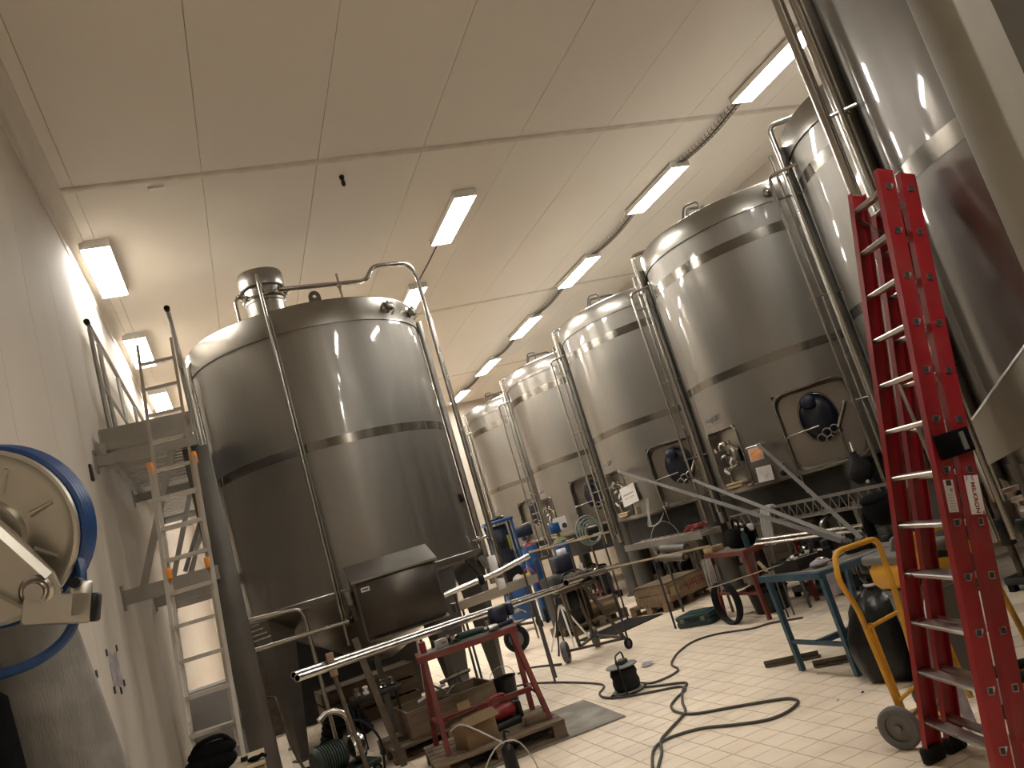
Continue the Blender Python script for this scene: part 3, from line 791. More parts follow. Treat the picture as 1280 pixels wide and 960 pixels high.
pc = MB().cbox(ww(-.165, 8.24, 1.69), (.24, .20, 3.38), .012).build('support_post', 'leg_steel', t)
MB().box(ww(-.165, 8.24, .012), (.34, .3, .024)).build('foot_plate', 'leg_steel', pc)
for k, (y, x0) in enumerate(((12.0, -.5), (13.0, -.52))):
    bar(MB(), ww(-.22, y, 3.45), ww(x0 - .2, y - .2, 2.5), .04, .05).build('strut', 'galvanised', t)

# aluminium ladder leaning on the walkway
t = thing('aluminium_ladder', 'aluminium extension ladder with orange clips leaning on the walkway by the wall', 'ladder', (-.45, 6.9, 0))
def lp(side, z, off=0.0):
    s = z - .985
    if side < 0: p = Vector((-.635 + .043 * s, 6.93 + .29 * s, z))
    else: p = Vector((-.27 + .042 * s, 6.86 + .30 * s, z))
    return p + Vector((0, off, 0)) - Vector((-.45, 6.9, 0))
for off, z0, z1, w, g in ((0, .735, 3.16, .03, 0), (.075, .82, 4.42, .026, .028)):
    for s in (-1, 1):
        d = Vector((g * -s, 0, 0))
        bar(MB(), lp(s, z0, off) + d, lp(s, z1, off) + d, w, .055).build('stile', 'aluminium', t)
        if off == 0:
            MB().cbox(tuple(lp(s, z1, .03) + d), (.05, .11, .10), .01).build('clip', 'orange_plastic', t)
            MB().cbox(tuple(lp(s, z0 - .005)), (.05, .07, .03), .008).build('foot', 'black_rubber', t)
        else:
            MB().cbox(tuple(lp(s, 2.22, .02) + d), (.05, .10, .09), .01).build('clip', 'orange_plastic', t)
    z = .984
    while z < z1 - .04:
        d = Vector((g, 0, 0))
        bar(MB(), lp(-1, z, off) + d, lp(1, z, off) - d, .03, .03).build('rung', 'aluminium', t)
        z += .269
# the crate it stands on, with a black bag
t = thing('timber_crate', 'timber crate that the aluminium ladder stands on', 'crate', (-.50, 6.80, 0))
for z in (.06, .20, .34, .48, .62):
    MB().box((0, -.29, z), (.70, .02, .12)).build('plank', 'wood', t)
    MB().box((0, .29, z), (.70, .02, .12)).build('plank', 'wood', t)
    MB().box((-.34, 0, z), (.02, .56, .12)).build('plank', 'wood', t)
    MB().box((.34, 0, z), (.02, .56, .12)).build('plank', 'wood', t)
for y in (-.24, -.12, 0, .12, .24):
    MB().box((0, y, .70), (.72, .115, .022)).build('plank', 'pale_wood', t)
t = thing('tool_bag', 'black slumped bag lying on the crate at the ladder foot', 'bag', (-.50, 6.62, .711), R_(8))
MB().ball((0, 0, .085), (.19, .10, .085), 16, 10).build('body', 'black_cloth', t)
MB().ball((.03, .0, .16), (.17, .08, .07), 14, 8).build('flap', 'black_cloth', t)
MB().tube(smooth_path([(-.12, 0, .16), (-.05, -.04, .24), (.1, -.03, .25), (.17, .0, .18)]), .018, 8).build('strap', 'black_cloth', t)
t = thing('glove', 'crumpled dark glove beside the black bag on the crate', 'glove', (-.21, 6.60, .711))
MB().ball((0, 0, .02), (.05, .035, .02), 10, 6).build('palm', 'black_cloth', t)
for i in range(4):
    MB().tube([(.02, -.02 + i * .013, .02), (.06, -.03 + i * .02, .03), (.085, -.035 + i * .023, .012)], [.011, .011, .008], 6).build('finger', 'black_cloth', t)

# torn paper left on the wall
def patch(name, label, y, z, w, h, seed):
    rnd = random.Random(seed)
    pts = []
    for i in range(22):
        a = 2 * PI * i / 22
        s = min(.5 / max(abs(math.cos(a)), 1e-6), .5 / max(abs(math.sin(a)), 1e-6)) * rnd.uniform(.78, 1.03)
        pts.append((w * s * math.cos(a), h * s * math.sin(a)))
    M = T(X0 + .001, y, z) @ Matrix(((0, 0, 1, 0), (1, 0, 0, 0), (0, 1, 0, 0), (0, 0, 0, 1)))
    t = tag(MB().prism(pts, 0, .003, M).build(name, 'torn_paper'), label, 'paper')
    for (a, b) in ((-.55, .5), (.5, .55), (-.5, -.5), (.55, -.45), (.1, -.6)):
        MB().box((X0 + .004, y + a * w, z + b * h), (.008, .05, .05)).build('tape_scrap', 'print_black', t)
patch('torn_notice', 'torn grey-violet paper remains with dark tape scraps on the wall near the ladder', 6.97, 1.62, .46, .27, 3)
patch('torn_notice', 'pale torn paper remains on the wall beside the scratched grey post', 5.95, 1.49, .46, .27, 5)
t = tag(MB().cbox((X0 + .012, 7.68, 3.26), (.024, .07, .15), .006).build('wall_socket', 'dark_machine'), 'small dark socket on the left wall below the walkway bracket', 'socket')

# ------------------------------------------------------------------ hose reel and its post, close to the camera
t = thing('mounting_post', 'scratched grey post carrying the hose reel', 'post', (-.32, 2.68, 0), R_(12))
MB().cbox((0, 0, 1.13), (.22, .16, 2.24), .008, RY(-8)).build('shaft', 'concrete_grey', t)
MB().box((0, 0, .01), (.3, .26, .02)).build('base_plate', 'leg_steel', t)
t = thing('work_coat', 'black cloth hanging off the scratched grey post', 'cloth', (-.70, 2.43, 0))
MB().lathe([(0, 1.76), (.05, 1.755), (.10, 1.70), (.115, 1.5), (.14, 1.0), (.15, .9), (0, .9)], 16, Matrix.Diagonal((1, .7, 1, 1))).build('fabric', 'black_cloth', t)
MB().tube([(.03, .08, 1.77), (.06, .12, 1.80)], .006, 6).build('hook', 'leg_steel', t)
# local frame: z = reel axis pointing towards the viewer's side
t = thing('hose_reel', 'zinc hose reel wound with blue hose on the grey post', 'hose reel', (-.565, 2.36, 2.09))
ax = Vector((-.20, -.95, -.17)).normalized()
q = ax.to_track_quat('Z', 'Y').to_matrix().to_4x4() @ Matrix.Scale(.80, 4)
MB().lathe([(0, .052), (.05, .052), (.115, .045), (.122, .02), (.135, .015), (.235, .028), (.255, .03), (.265, .04), (.275, .036), (.277, .02), (.268, .008), (.13, -.005), (0, -.005)], 56, q).build('front_flange', 'reel_zinc', t)
for k in range(8):
    rb = MB()
    a = 2 * PI * k / 8 + .25
    M = q @ Matrix.Rotation(a, 4, 'Z')
    rb.add([(.145, -.012, .018), (.225, -.006, .029), (.225, .006, .029), (.145, .012, .018), (.15, -.004, .034), (.222, -.002, .036), (.222, .002, .036), (.15, .004, .034)],
           [(4, 5, 6, 7), (0, 1, 5, 4), (1, 2, 6, 5), (2, 3, 7, 6), (3, 0, 4, 7)], False, M)
    rb.build('flange_rib', 'reel_zinc', t)
MB().lathe([(.0, -.12), (.27, -.115), (.28, -.105), (.27, -.095), (0, -.1)], 48, q).build('back_flange', 'reel_zinc', t)
MB().lathe([(.17, 0), (.17, -.1)], 40, q).build('drum', 'reel_zinc', t)
for k in range(4):
    MB().tube([q @ Vector((.274 * math.cos(2 * PI * i / 56), .274 * math.sin(2 * PI * i / 56), -.014 - k * .024)) for i in range(56)], .0135, 8, True).build('hose_turn', 'blue_hose', t)
# swing arm from the hub to the roller guide
inv = Matrix.Translation(Vector((.535, -2.36, -2.09)))
def rl(x, y, z): return Vector((x + .535, y - 2.36, z - 2.09))
c0, c1 = rl(-.60, 2.28, 2.13), rl(-.435, 2.30, 1.925)
d = (c1 - c0).normalized(); u = d.cross(ax).normalized()
M = Matrix(((d.x, u.x, ax.x, c0.x), (d.y, u.y, ax.y, c0.y), (d.z, u.z, ax.z, c0.z), (0, 0, 0, 1)))
L = (c1 - c0).length
am = MB()
am.prism([(-.05, -.095), (L * .5, -.08), (L, -.055), (L + .045, -.03), (L + .05, .02), (L, .055), (L * .5, .075), (-.05, .09)], .0, .014, M)
am.add([(-.05, -.095, .014), (L, -.055, .014), (L, -.04, .03), (-.05, -.08, .03)], [(0, 1, 2, 3)], False, M)
am.add([(-.05, .09, .014), (L, .055, .014), (L, .04, .03), (-.05, .075, .03)], [(3, 2, 1, 0)], False, M)
am.build('swing_arm', 'reel_zinc', t)
bl = MB().lathe([(.04, .014), (.04, .018), (.033, .024), (.026, .02), (.022, .024), (.022, .034), (.012, .036), (0, .036)], 20, M @ T(L, .0, 0)).build('pivot_bolt', 'pipe_steel', t)
g0 = rl(-.405, 2.30, 1.868)
gd = MB()
gd.cbox((0, 0, 0), (.15, .075, .03), .006, Matrix.Translation(g0) @ RZ(10) @ RY(14) @ RX(90))
gd.cbox((.05, 0, .02), (.05, .03, .09), .006, Matrix.Translation(g0) @ RZ(10) @ RY(14))
gd.build('guide_bracket', 'reel_zinc', t)
gk = MB()
gk.tube([g0 + Vector((.05, -.02, .05)), g0 + Vector((.055, .05, .05))], .014, 10)
gk.cbox((.072, .03, .0), (.035, .06, .07), .006, Matrix.Translation(g0) @ RY(14))
gk.build('guide_roller', 'black_plastic', t)
MB().tube(smooth_path([rl(-.352, 2.36, 2.02), rl(-.345, 2.34, 1.94), rl(-.365, 2.33, 1.86), rl(-.40, 2.33, 1.80), rl(-.46, 2.32, 1.765), rl(-.54, 2.32, 1.755), rl(-.62, 2.34, 1.77)]), .0125, 8).build('hose_tail', 'blue_hose', t)
MB().tube([rl(-.6, 2.5, 2.10), rl(-.55, 2.36, 2.09)], .03, 12).build('axle', 'leg_steel', t)
MB().cbox(tuple(rl(-.615, 2.52, 2.09)), (.14, .04, .2), .006).build('wall_bracket', 'reel_zinc', t)

# ------------------------------------------------------------------ column and sheet beside the red ladder
t = thing('steel_column', 'beige-grey square column standing in front of the large tank behind the ladder', 'column', (3.26, 2.195, 0))
MB().cbox((0, 0, 3.11), (.22, .19, 6.22), .008).build('shaft', 'column_paint', t)
MB().box((0, 0, .012), (.34, .3, .024)).build('base_plate', 'column_paint', t)
t = thing('sheet_hood', 'grey sheet metal hood with a slanting edge next to the ladder strap', 'hood', (3.2, 2.62, 0))
MB().add([(-.24, 0, 1.62), (.30, 0, 1.90), (.40, 0, 1.50), (-.25, 0, 1.42), (-.10, .10, 1.62), (.44, .10, 1.90), (.54, .10, 1.50), (-.11, .10, 1.42)],
         [(3, 2, 1, 0), (4, 5, 6, 7), (0, 1, 5, 4), (1, 2, 6, 5), (2, 3, 7, 6), (3, 0, 4, 7)]).build('hood_sheet', 'hood_paint', t)
MB().tube([(-.24, -.003, 1.62), (.30, -.003, 1.90)], .006, 6).build('rolled_edge', 'aluminium', t)
for x in (-.05, .35):
    MB().tube([(x, .05, 1.5), (x, .05, 0)], .016, 8).build('leg', 'leg_steel', t)

# ------------------------------------------------------------------ red ladder
t = thing('red_ladder', 'tall red fibreglass double ladder with aluminium rungs leaning towards the tank', 'ladder', (3.0, 3.35, 0))
O = Vector((3.0, 3.35, 0))
def near(z, off=0.0):
    return Vector((2.8485 + .2337 * z + off * .973, 3.072 - .0088 * z, z - off * .228)) - O
def far(z, off=0.0):
    return Vector((3.031 + .1995 * z + off * .973, 3.696 - .1096 * z, z - off * .228)) - O
def stile(mb, a, b, inward):
    """C-section: outer web in the plane of the rungs' ends, two flanges pointing inwards"""
    d = (b - a).normalized()
    n = Vector((d.z, 0, -d.x)).normalized()       # across the stile
    s = Vector((0, inward, 0))
    def pt(base, w, k): return base + n * w + s * k
    W, D, th = .050, .034, .005
    poly = [(-W, 0), (W, 0), (W, D), (W - th, D), (W - th, th), (-W + th, th), (-W + th, D), (-W, D)]
    vs = [pt(a, w, k) for w, k in poly] + [pt(b, w, k) for w, k in poly]
    N = len(poly)
    mb.add(vs, [tuple(range(N)), tuple(range(2 * N - 1, N - 1, -1))] + [(i, N + i, N + (i + 1) % N, (i + 1) % N) for i in range(N)])
    return mb
step = .2437
for sec, off in ((0, 0.0), (1, .145)):
    ztop = 2.975 if sec == 0 else 2.965
    zb = .02 if sec == 0 else .055
    stile(MB(), near(zb, off), near(ztop, off), 1).build('stile', 'red_paint', t)
    fs = stile(MB(), far(zb, off), far(ztop - (.0 if sec == 0 else .1), off), -1).build('stile', 'red_paint', t)
    for f in ((near, 1), (far, -1)):
        p = f[0](.045 if sec == 0 else .08, off)
        MB().cbox((p.x, p.y + f[1] * .012, .04), (.135, .05, .08), .012).build('foot', 'black_rubber', t)
    for i in range(12):
        z = .197 + i * step
        a, b = near(z, off) + Vector((0, .006, 0)), far(z, off) - Vector((0, .006, 0))
        M = Matrix.Translation((a + b) / 2)
        dv = b - a
        ang = math.atan2(dv.x, dv.y)
        M = M @ Matrix.Rotation(-ang, 4, 'Z')
        L = dv.length
        mb = MB()
        w, h = (.036, .012) if sec == 0 else (.024, .012)
        prof = [(-w, h * .5), (-w * .9, h), (w * .9, h), (w, h * .5), (w * .7, -h), (-w * .7, -h)]
        mb.prism(prof, -L / 2, L / 2, M @ RX(-90) @ RY(0) @ Matrix.Diagonal((1, -1, 1, 1)))
        rg = mb.build('rung', 'aluminium', t)
        for f, y in ((near, -.003), (far, .003)):
            p = f(z, off)
            Mx = Matrix.Translation(p + Vector((0, y, 0))) @ RY(14)
            e = MB()
            for sx, sz in ((-1, 0), (1, 0), (0, -1), (0, 1)):
                e.box((sx * .0155, 0, sz * .0155), (.004 if sx else .035, .006, .004 if sz else .035), Mx)
            e.build('rung_socket', 'aluminium', rg)
            MB().box((0, 0, 0), (.028, .004, .028), Mx).build('socket_plug', 'print_black', rg)
# stickers
def sticker(z0, z1, off, w):
    a, b = near(z0, off), near(z1, off)
    d = (b - a)
    L = d.length; d.normalize()
    n = Vector((d.z, 0, -d.x)).normalized()
    c = (a + b) / 2 + Vector((0, -.0015, 0))
    M = Matrix(((n.x, d.x, 0, c.x), (n.y, d.y, -1, c.y), (n.z, d.z, 0, c.z), (0, 0, 0, 1)))
    return MB().box((0, 0, 0), (w, L, .002), M).build('sticker', 'paper', t), M, L
s1, M, L = sticker(1.205, 1.388, .145, .085)
text_mesh('lettering', 'MILKRON', .034, 'print_red', s1, M @ T(.0, -.014, .0015) @ RZ(-90), 1.02, .0009)
lg = MB()
for s in (-1, 1):
    lg.tube([M @ Vector((-.012 + s * .014 + s * .008 * abs(v), .082 + v * .014, .0015)) for v in (-1, -.5, 0, .5, 1)], .002, 5)
lg.build('emblem', 'print_red', s1)
MB().box((.033, -.086, .0015), (.008, .010, .001), M).build('print', 'print_black', s1)
s2, M, L = sticker(1.22, 1.37, 0.0, .058)
pb = MB(); pb.box((0, .062, .0014), (.03, .026, .001), M)
pb.build('print', 'print_black', s2)
pb = MB(); pb.box((.008, .028, .0014), (.014, .014, .001), M)
for i in range(6): pb.box((-.004 + .003 * (i % 2), .005 - i * .014, .0014), (.03, .003, .001), M)
pb.build('print', 'print_grey', s2)
# strap over the ladder
p = near(1.54, .075)
sp = MB()
sp.cbox((p.x, p.y - .012, p.z), (.22, .018, .12), .01, None)
sp.build('strap', 'black_cloth', t)
MB().box((p.x + .05, p.y - .024, p.z), (.03, .006, .09), None).build('strap_buckle', 'grey_plastic', t)
# spreader brackets near the top, between both sections
for i, f in ((0, near), (1, far)):
    bar(MB(), f(2.82, .0) + Vector((0, .02 * (1 - 2 * i), 0)), f(2.75, .145) + Vector((0, .02 * (1 - 2 * i), 0)), .03, .006).build('bracket', 'galvanised', t)
a = near(2.2, .07) + Vector((0, .03, 0))
MB().tube(smooth_path([a + Vector((0, .3, -.3)), a + Vector((.0, .29, -.9)), a + Vector((-.1, .3, -1.5)), a + Vector((-.14, .29, -1.95))]), .01, 6).build('pull_rope', 'cable_white', t)

# ------------------------------------------------------------------ pallets
def pallet(loc, rz, label, w=1.15, d=.85, m='wood', n=6):
    t = thing('pallet', label, 'pallet', loc, rz, None)
    for i in range(n):
        bw = d / n - .022
        MB().box((0, -d / 2 + (i + .5) * d / n, .128), (w, bw, .022)).build('top_board', m, t)
    for x in (-w / 2 + .06, 0, w / 2 - .06):
        MB().box((x, 0, .107), (.11, d, .018)).build('cross_board', m, t)
        for y in (-d / 2 + .06, 0, d / 2 - .06):
            MB().box((x, y, .06), (.11, .11, .076)).build('block', m, t)
    for y in (-d / 2 + .06, 0, d / 2 - .06):
        MB().box((0, y, .011), (w, .10, .022)).build('bottom_board', m, t)
    return t
tag(MB().box((0, 0, .006), (1.32, 1.12, .012)).build('floor_board', 'mat_board', None, (2.06, 7.30, 0), R_(-4)), 'dirty grey board lying on the tiles under the pallet with the red trestle', 'board')
pallet((1.66, 7.26, .012), R_(-5), 'worn pallet under the red trestle table', 1.12, .88, 'old_wood')
pallet((1.50, 8.56, 0), R_(3), 'dark pallet under the crate of offcuts behind the red trestle', 1.2, .8, 'old_wood')
pallet((5.92, 11.55, 0), R_(20), 'pallet under the wooden box with red print', 1.1, .8, 'wood')
pallet((4.80, 12.3, 0), R_(10), 'pallet loaded with scrap behind the wheeled pipe stand', 1.0, .8, 'old_wood')

# ------------------------------------------------------------------ red trestle table on the pallet
def trestle(name, label, top, feet, zt, zb, m, over, stretch_z, leg_r=.02):
    """four feet (near-left, near-right, far-left, far-right) and a top of four corners in the same order"""
    cx = sum(p[0] for p in feet) / 4; cy = sum(p[1] for p in feet) / 4
    t = thing(name, label, 'trestle', (cx, cy, zb))
    q = lambda p, z: Vector((p[0] - cx, p[1] - cy, z - zb))
    a, b, c, d = [q(p, 0) for p in top]
    ply = [(a.x, a.y), (b.x, b.y), (d.x, d.y), (c.x, c.y)]
    mb = MB(); mb.prism(ply, zt - zb - .05, zt - zb); mb.build('top', m, t)
    k = .93
    ctr = (a + b + c + d) / 4
    mb = MB(); mb.prism([(ctr.x + (x - ctr.x) * k, ctr.y + (y - ctr.y) * k) for x, y in ply], zt - zb, zt - zb + .004); mb.build('worktop', over, t)
    lg = []
    for i, (tp, ft) in enumerate(zip(top, feet)):
        tx = Vector((tp[0], tp[1])).lerp(Vector((ctr.x + cx, ctr.y + cy)), .12)
        A, B = q(tx, zt - .05), q(ft, zb + .003)
        lg.append((A, B))
        bar(MB(), A, B, .042, .042).build('leg', m, t)
    def at(i, z):
        A, B = lg[i]; s = (z - zb - A.z) / (B.z - A.z)
        return A.lerp(B, s)
    for i, j in ((0, 2), (1, 3)):
        bar(MB(), at(i, stretch_z), at(j, stretch_z), .03, .03).build('cross_bar', m, t)
    m1, m2 = (at(0, stretch_z) + at(2, stretch_z)) / 2, (at(1, stretch_z) + at(3, stretch_z)) / 2
    bar(MB(), m1, m2, .05, .04).build('stretcher', m, t)
    return t
trestle('red_trestle', 'red steel trestle table standing on the pallet and loaded with tools', [(1.20, 7.20), (2.10, 7.10), (1.26, 7.62), (2.24, 7.56)],
        [(1.23, 7.07), (2.12, 6.97), (1.24, 7.62), (2.16, 7.55)], .955, .151, 'red_frame', 'bench_dust', .38)
ZT = .96
# things on the red trestle
def can(loc, label, r, h, m, m2):
    t = thing('spray_can', label, 'can', loc)
    MB().lathe([(0, 0), (r, .002), (r, h * .78), (r * .75, h * .84), (r * .4, h * .86), (0, h * .86)], 18).build('body', m, t)
    MB().lathe([(r * .5, h * .86), (r * .5, h), (0, h)], 14).build('cap', m2, t)
can((1.30, 7.36, ZT), 'dull red spray can on the red trestle', .03, .12, 'red_plastic', 'print_black')
t = thing('small_carton', 'small white carton on the red trestle beside the spray can', 'carton', (1.47, 7.36, ZT), R_(25))
MB().cbox((0, 0, .035), (.10, .07, .07), .003).build('box', 'paper', t)
MB().box((0, -.036, .035), (.05, .002, .02)).build('print', 'print_grey', t)
t = thing('bench_vise', 'dark blue bench vise on the end of the red trestle', 'vise', (2.05, 7.36, ZT), R_(20))
MB().cbox((0, 0, .02), (.18, .13, .04), .01).build('base', 'navy_paint', t)
MB().cbox((-.02, 0, .11), (.17, .10, .14), .02).build('body', 'navy_paint', t)
MB().cbox((.12, 0, .12), (.06, .10, .11), .015).build('jaw', 'navy_paint', t)
MB().tube([(.13, 0, .08), (.24, 0, .08)], .014, 8).build('screw', 'pipe_steel', t)
MB().tube([(.24, -.08, .05), (.24, .08, .11)], .007, 6).build('handle', 'pipe_steel', t)
def grinder(loc, rz, label, m='case_green'):
    t = thing('angle_grinder', label, 'grinder', loc, rz)
    MB().tube([(-.14, 0, .04), (-.10, 0, .04), (.06, 0, .04), (.10, 0, .04)], [.022, .03, .032, .028], 12).build('body', m, t)
    MB().cbox((.135, 0, .042), (.07, .06, .055), .012).build('gear_head', 'pipe_steel', t)
    MB().lathe([(0, 0), (.058, 0), (.058, .004), (0, .004)], 22, T(.14, 0, .006)).build('disc', 'dark_machine', t)
    MB().tube([(.12, .03, .045), (.11, .13, .06)], .013, 8).build('side_handle', 'black_rubber', t)
    MB().tube(smooth_path([(-.14, 0, .04), (-.2, .03, .02), (-.24, .09, .006)]), .005, 6).build('cord', 'black_rubber', t)
grinder((1.72, 7.30, ZT), R_(170), 'green angle grinder lying on the red trestle')
t = thing('pipe_elbows', 'bright steel pipe elbows beside the vise on the red trestle', 'pipe fitting', (1.93, 7.22, ZT))
MB().tube(rounded([(-.06, -.04, .03), (.02, -.04, .03), (.02, .05, .03)], .05), .03, 12).build('elbow', 'ring_steel', t)
MB().tube(rounded([(-.10, .06, .03), (-.03, .06, .03), (-.03, .06, .1)], .05), .024, 12).build('elbow', 'ring_steel', t)
t = thing('clamp_tool', 'steel clamp lying on the red trestle between carton and grinder', 'clamp', (1.52, 7.50, ZT), R_(-5))
MB().tube([(-.12, 0, .012), (.12, 0, .012)], .010, 6).build('bar', 'pipe_steel', t)
MB().cbox((-.10, 0, .035), (.03, .02, .07), .004).build('jaw', 'dark_machine', t)
MB().cbox((.05, 0, .035), (.03, .02, .07), .004).build('jaw', 'dark_machine', t)
MB().tube([(.05, 0, .06), (.05, -.09, .06)], .012, 8).build('grip', 'wood', t)
# things on the pallet
t = thing('cardboard_box', 'worn cardboard box on the pallet between the red trestle legs', 'box', (1.50, 7.10, .151), R_(15))
MB().cbox((0, 0, .10), (.30, .24, .20), .004).build('carton', 'cardboard', t)
for s, a in ((-1, 35), (1, -25)):
    MB().box((0, 0, 0), (.30, .11, .004), T(0, s * .165, .225) @ RX(a)).build('flap', 'cardboard', t)
t = thing('red_machine', 'small red machine on the pallet under the trestle stretcher', 'machine', (1.80, 7.30, .151), R_(10))
MB().cbox((0, 0, .03), (.30, .18, .06), .012).build('base', 'dark_machine', t)
MB().tube([(-.12, 0, .13), (-.06, 0, .13), (.10, 0, .13), (.14, 0, .13)], [.05, .07, .07, .04], 16).build('motor', 'red_plastic', t)
MB().tube(rounded([(-.10, 0, .18), (-.08, 0, .27), (.08, 0, .27), (.10, 0, .18)], .05), .014, 8).build('handle', 'red_plastic', t)
MB().cbox((.17, 0, .10), (.04, .12, .14), .01).build('guard', 'dark_machine', t)
t = thing('timber_offcut', 'short timber block on the end of the pallet', 'timber', (2.02, 7.02, .151), R_(-8))
MB().cbox((0, 0, .035), (.20, .09, .07), .004).build('block', 'old_wood', t)
# black canister with a looping white lead
t = thing('torch_canister', 'slim black canister with looping white lead in front of the pallet', 'canister', (1.505, 6.2, 0))
MB().lathe([(0, 0), (.05, 0), (.055, .01), (.05, .22), (.045, .25), (.02, .27), (.018, .31), (0, .31)], 20).build('body', 'black_plastic', t)
MB().tube(smooth_path([(.0, 0, .31), (.02, .02, .36), (.05, .0, .34)]), .012, 8).build('nozzle', 'black_plastic', t)
MB().tube(smooth_path([(-.24, .05, .01), (-.20, .0, .16), (-.10, -.02, .27), (.0, -.03, .30), (.10, -.02, .25), (.17, .0, .10), (.19, .02, .01)]), .006, 6).build('lead', 'cable_white', t)
MB().tube(smooth_path([(-.02, -.03, .29), (-.14, .1, .40), (-.24, .24, .47), (-.30, .4, .42)]), .006, 6).build('lead', 'cable_white', t)
tag(MB().prism([(-.08, -.05), (.06, -.07), (.09, .03), (.02, .06), (-.06, .05)], 0, .003).build('scrap_card', 'cardboard', None, (1.96, 6.86, .012)), 'torn cardboard scrap on the grey board', 'scrap')

# ------------------------------------------------------------------ long tubes across trestle and stand
P0, DV = Vector((1.66, 7.40, 1.13)), Vector((2.41, 2.60, -.21))
def twin(s, label, off, t0, t1, r, m='bright_steel'):
    a, b = P0 + DV * t0 + Vector(off), P0 + DV * t1 + Vector(off)
    t = thing('steel_tube', label, 'tube', tuple(a), 0, s)
    mb = MB()
    mb.tube([Vector((0, 0, 0)), b - a], r, 14, caps=False)
    mb.tube([Vector((0, 0, 0)), b - a], r * .86, 14, caps=False)
    mb.build('wall', m, t)
    for e, k in ((Vector((0, 0, 0)), -1), (b - a, 1)):
        M = along(e, e + DV.normalized() * k)
        MB().lathe([(r * .86, 0), (r, 0)], 14, M, smooth=False).build('cut_end', m, t)
g = 'long bright steel tubes laid from the red trestle to the wheeled stand'
lab = 'long bright steel tube resting on the red trestle and the wheeled stand'
twin(g, lab, (0, 0, 0), -.622, 1.0, .024)
twin(g, lab, (.035, -.03, -.022), -.63, 1.02, .024)
twin(None, 'thicker polished tube lying on the wheeled pipe stand', (.06, -.07, .02), .72, 1.30, .038)
t = thing('pipe_joint', 'polished pipe with clamp rings on top of the wheeled stand', 'pipe', tuple(P0 + DV * .95 + Vector((-.02, .03, .065))))
u = DV.normalized()
MB().tube([u * -.5, u * .42], .034, 12).build('tube', 'bright_steel', t)
for k in (-.3, -.1, .05, .2):
    MB().lathe([(.034, -.015), (.055, -.012), (.055, .012), (.034, .015)], 16, along(u * k, u * (k + 1))).build('clamp_ring', 'pipe_steel', t)
MB().cbox(tuple(u * .12 + Vector((0, 0, .07))), (.05, .05, .12), .008).build('white_tag', 'paper', t)
# pipe stand with the wooden block
pt = P0 + DV * -.52
t = thing('pipe_stand', 'thin steel stand with a wooden block holding the end of the long tubes', 'stand', (pt.x + .02, pt.y - .02, 0))
MB().cbox((0, 0, pt.z - .01), (.05, .06, .16), .004).build('wood_block', 'wood', t)
MB().tube([(.0, 0, pt.z - .09), (.09, .05, .25)], .015, 8).build('post', 'raw_steel', t)
for a in (20, 140, 260):
    MB().tube([(.09, .05, .27), (.09 + .3 * math.cos(R_(a)), .05 + .3 * math.sin(R_(a)), .012)], .012, 8).build('leg', 'raw_steel', t)

# wheeled pipe stand
def wheel(mb_name, c, r, w, axis, parent, m='grey_rubber', hub='leg_steel'):
    M = Matrix.Translation(Vector(c)) @ Vector(axis).to_track_quat('Z', 'Y').to_matrix().to_4x4()
    o = MB().lathe([(r * .62, -w * .4), (r * .9, -w * .5), (r, -w * .28), (r, w * .28), (r * .9, w * .5), (r * .62, w * .4), (r * .62, -w * .4)], 28, M).build(mb_name, m, parent)
    h = MB()
    h.lathe([(0, -w * .55), (r * .16, -w * .55), (r * .2, -w * .2), (r * .62, -w * .12), (r * .62, w * .12), (r * .2, w * .2), (r * .16, w * .55), (0, w * .55)], 24, M)
    h.build('hub', hub, o)
    return o
t = thing('wheeled_stand', 'rusty wheeled pipe stand carrying the bright tubes', 'stand', (3.8, 9.85, 0))
def sw(x, y, z): return Vector((x - 3.8, y - 9.85, z))
for a, b in (((3.58, 9.80, .86), (3.66, 9.93, .15)), ((3.86, 9.72, .86), (4.10, 9.52, .12)), ((3.95, 9.95, .86), (4.12, 9.60, .14)), ((3.80, 9.9, .86), (4.03, 10.3, .16))):
    bar(MB(), sw(*a), sw(*b), .035, .035).build('leg', 'raw_steel', t)
for a, b in (((3.52, 9.99, .14), (4.14, 9.53, .12)), ((3.66, 9.93, .15), (4.03, 10.3, .16)), ((4.03, 10.3, .16), (4.12, 9.56, .13))):
    bar(MB(), sw(*a), sw(*b), .03, .03).build('base_bar', 'raw_steel', t)
MB().cbox(tuple(sw(3.78, 9.83, .875)), (.50, .34, .05), .008, None).build('top_plate', 'raw_steel', t)
for x in (3.56, 4.0):
    MB().cbox(tuple(sw(x, 9.83, .92)), (.04, .36, .05), .006).build('roller_rest', 'raw_steel', t)
wheel('wheel', sw(3.49, 10.02, .135), .135, .07, (.8, -.5, 0), t)
wheel('wheel', sw(4.06, 10.36, .135), .135, .07, (.8, -.5, 0), t)
wheel('caster', sw(4.10, 9.46, .065), .065, .04, (.45, -.9, 0), t, 'black_rubber')
MB().cbox(tuple(sw(3.72, 9.86, .72)), (.14, .12, .22), .02).build('winch', 'black_plastic', t)
MB().tube(smooth_path([sw(3.50, 9.78, .84), sw(3.42, 9.86, .5), sw(3.40, 9.95, .25), sw(3.38, 10.0, .12)]), .012, 6).build('hand_lever', 'dark_machine', t)
tag(MB().tube(smooth_path([(3.38, 10.0, .02), (3.3, 10.3, .012), (3.15, 10.6, .01), (2.95, 10.5, .01)]), .014, 6).build('air_line', 'cable_grey'), 'short dark air line on the floor at the stand wheel', 'hose')
t = thing('tripod_prop', 'small white-legged tripod behind the wheeled stand', 'tripod', (3.95, 11.0, 0))
for a in (15, 135, 255):
    MB().tube([(0, 0, .62), (.34 * math.cos(R_(a)), .34 * math.sin(R_(a)), .01)], .014, 6).build('leg', 'white_paint', t)
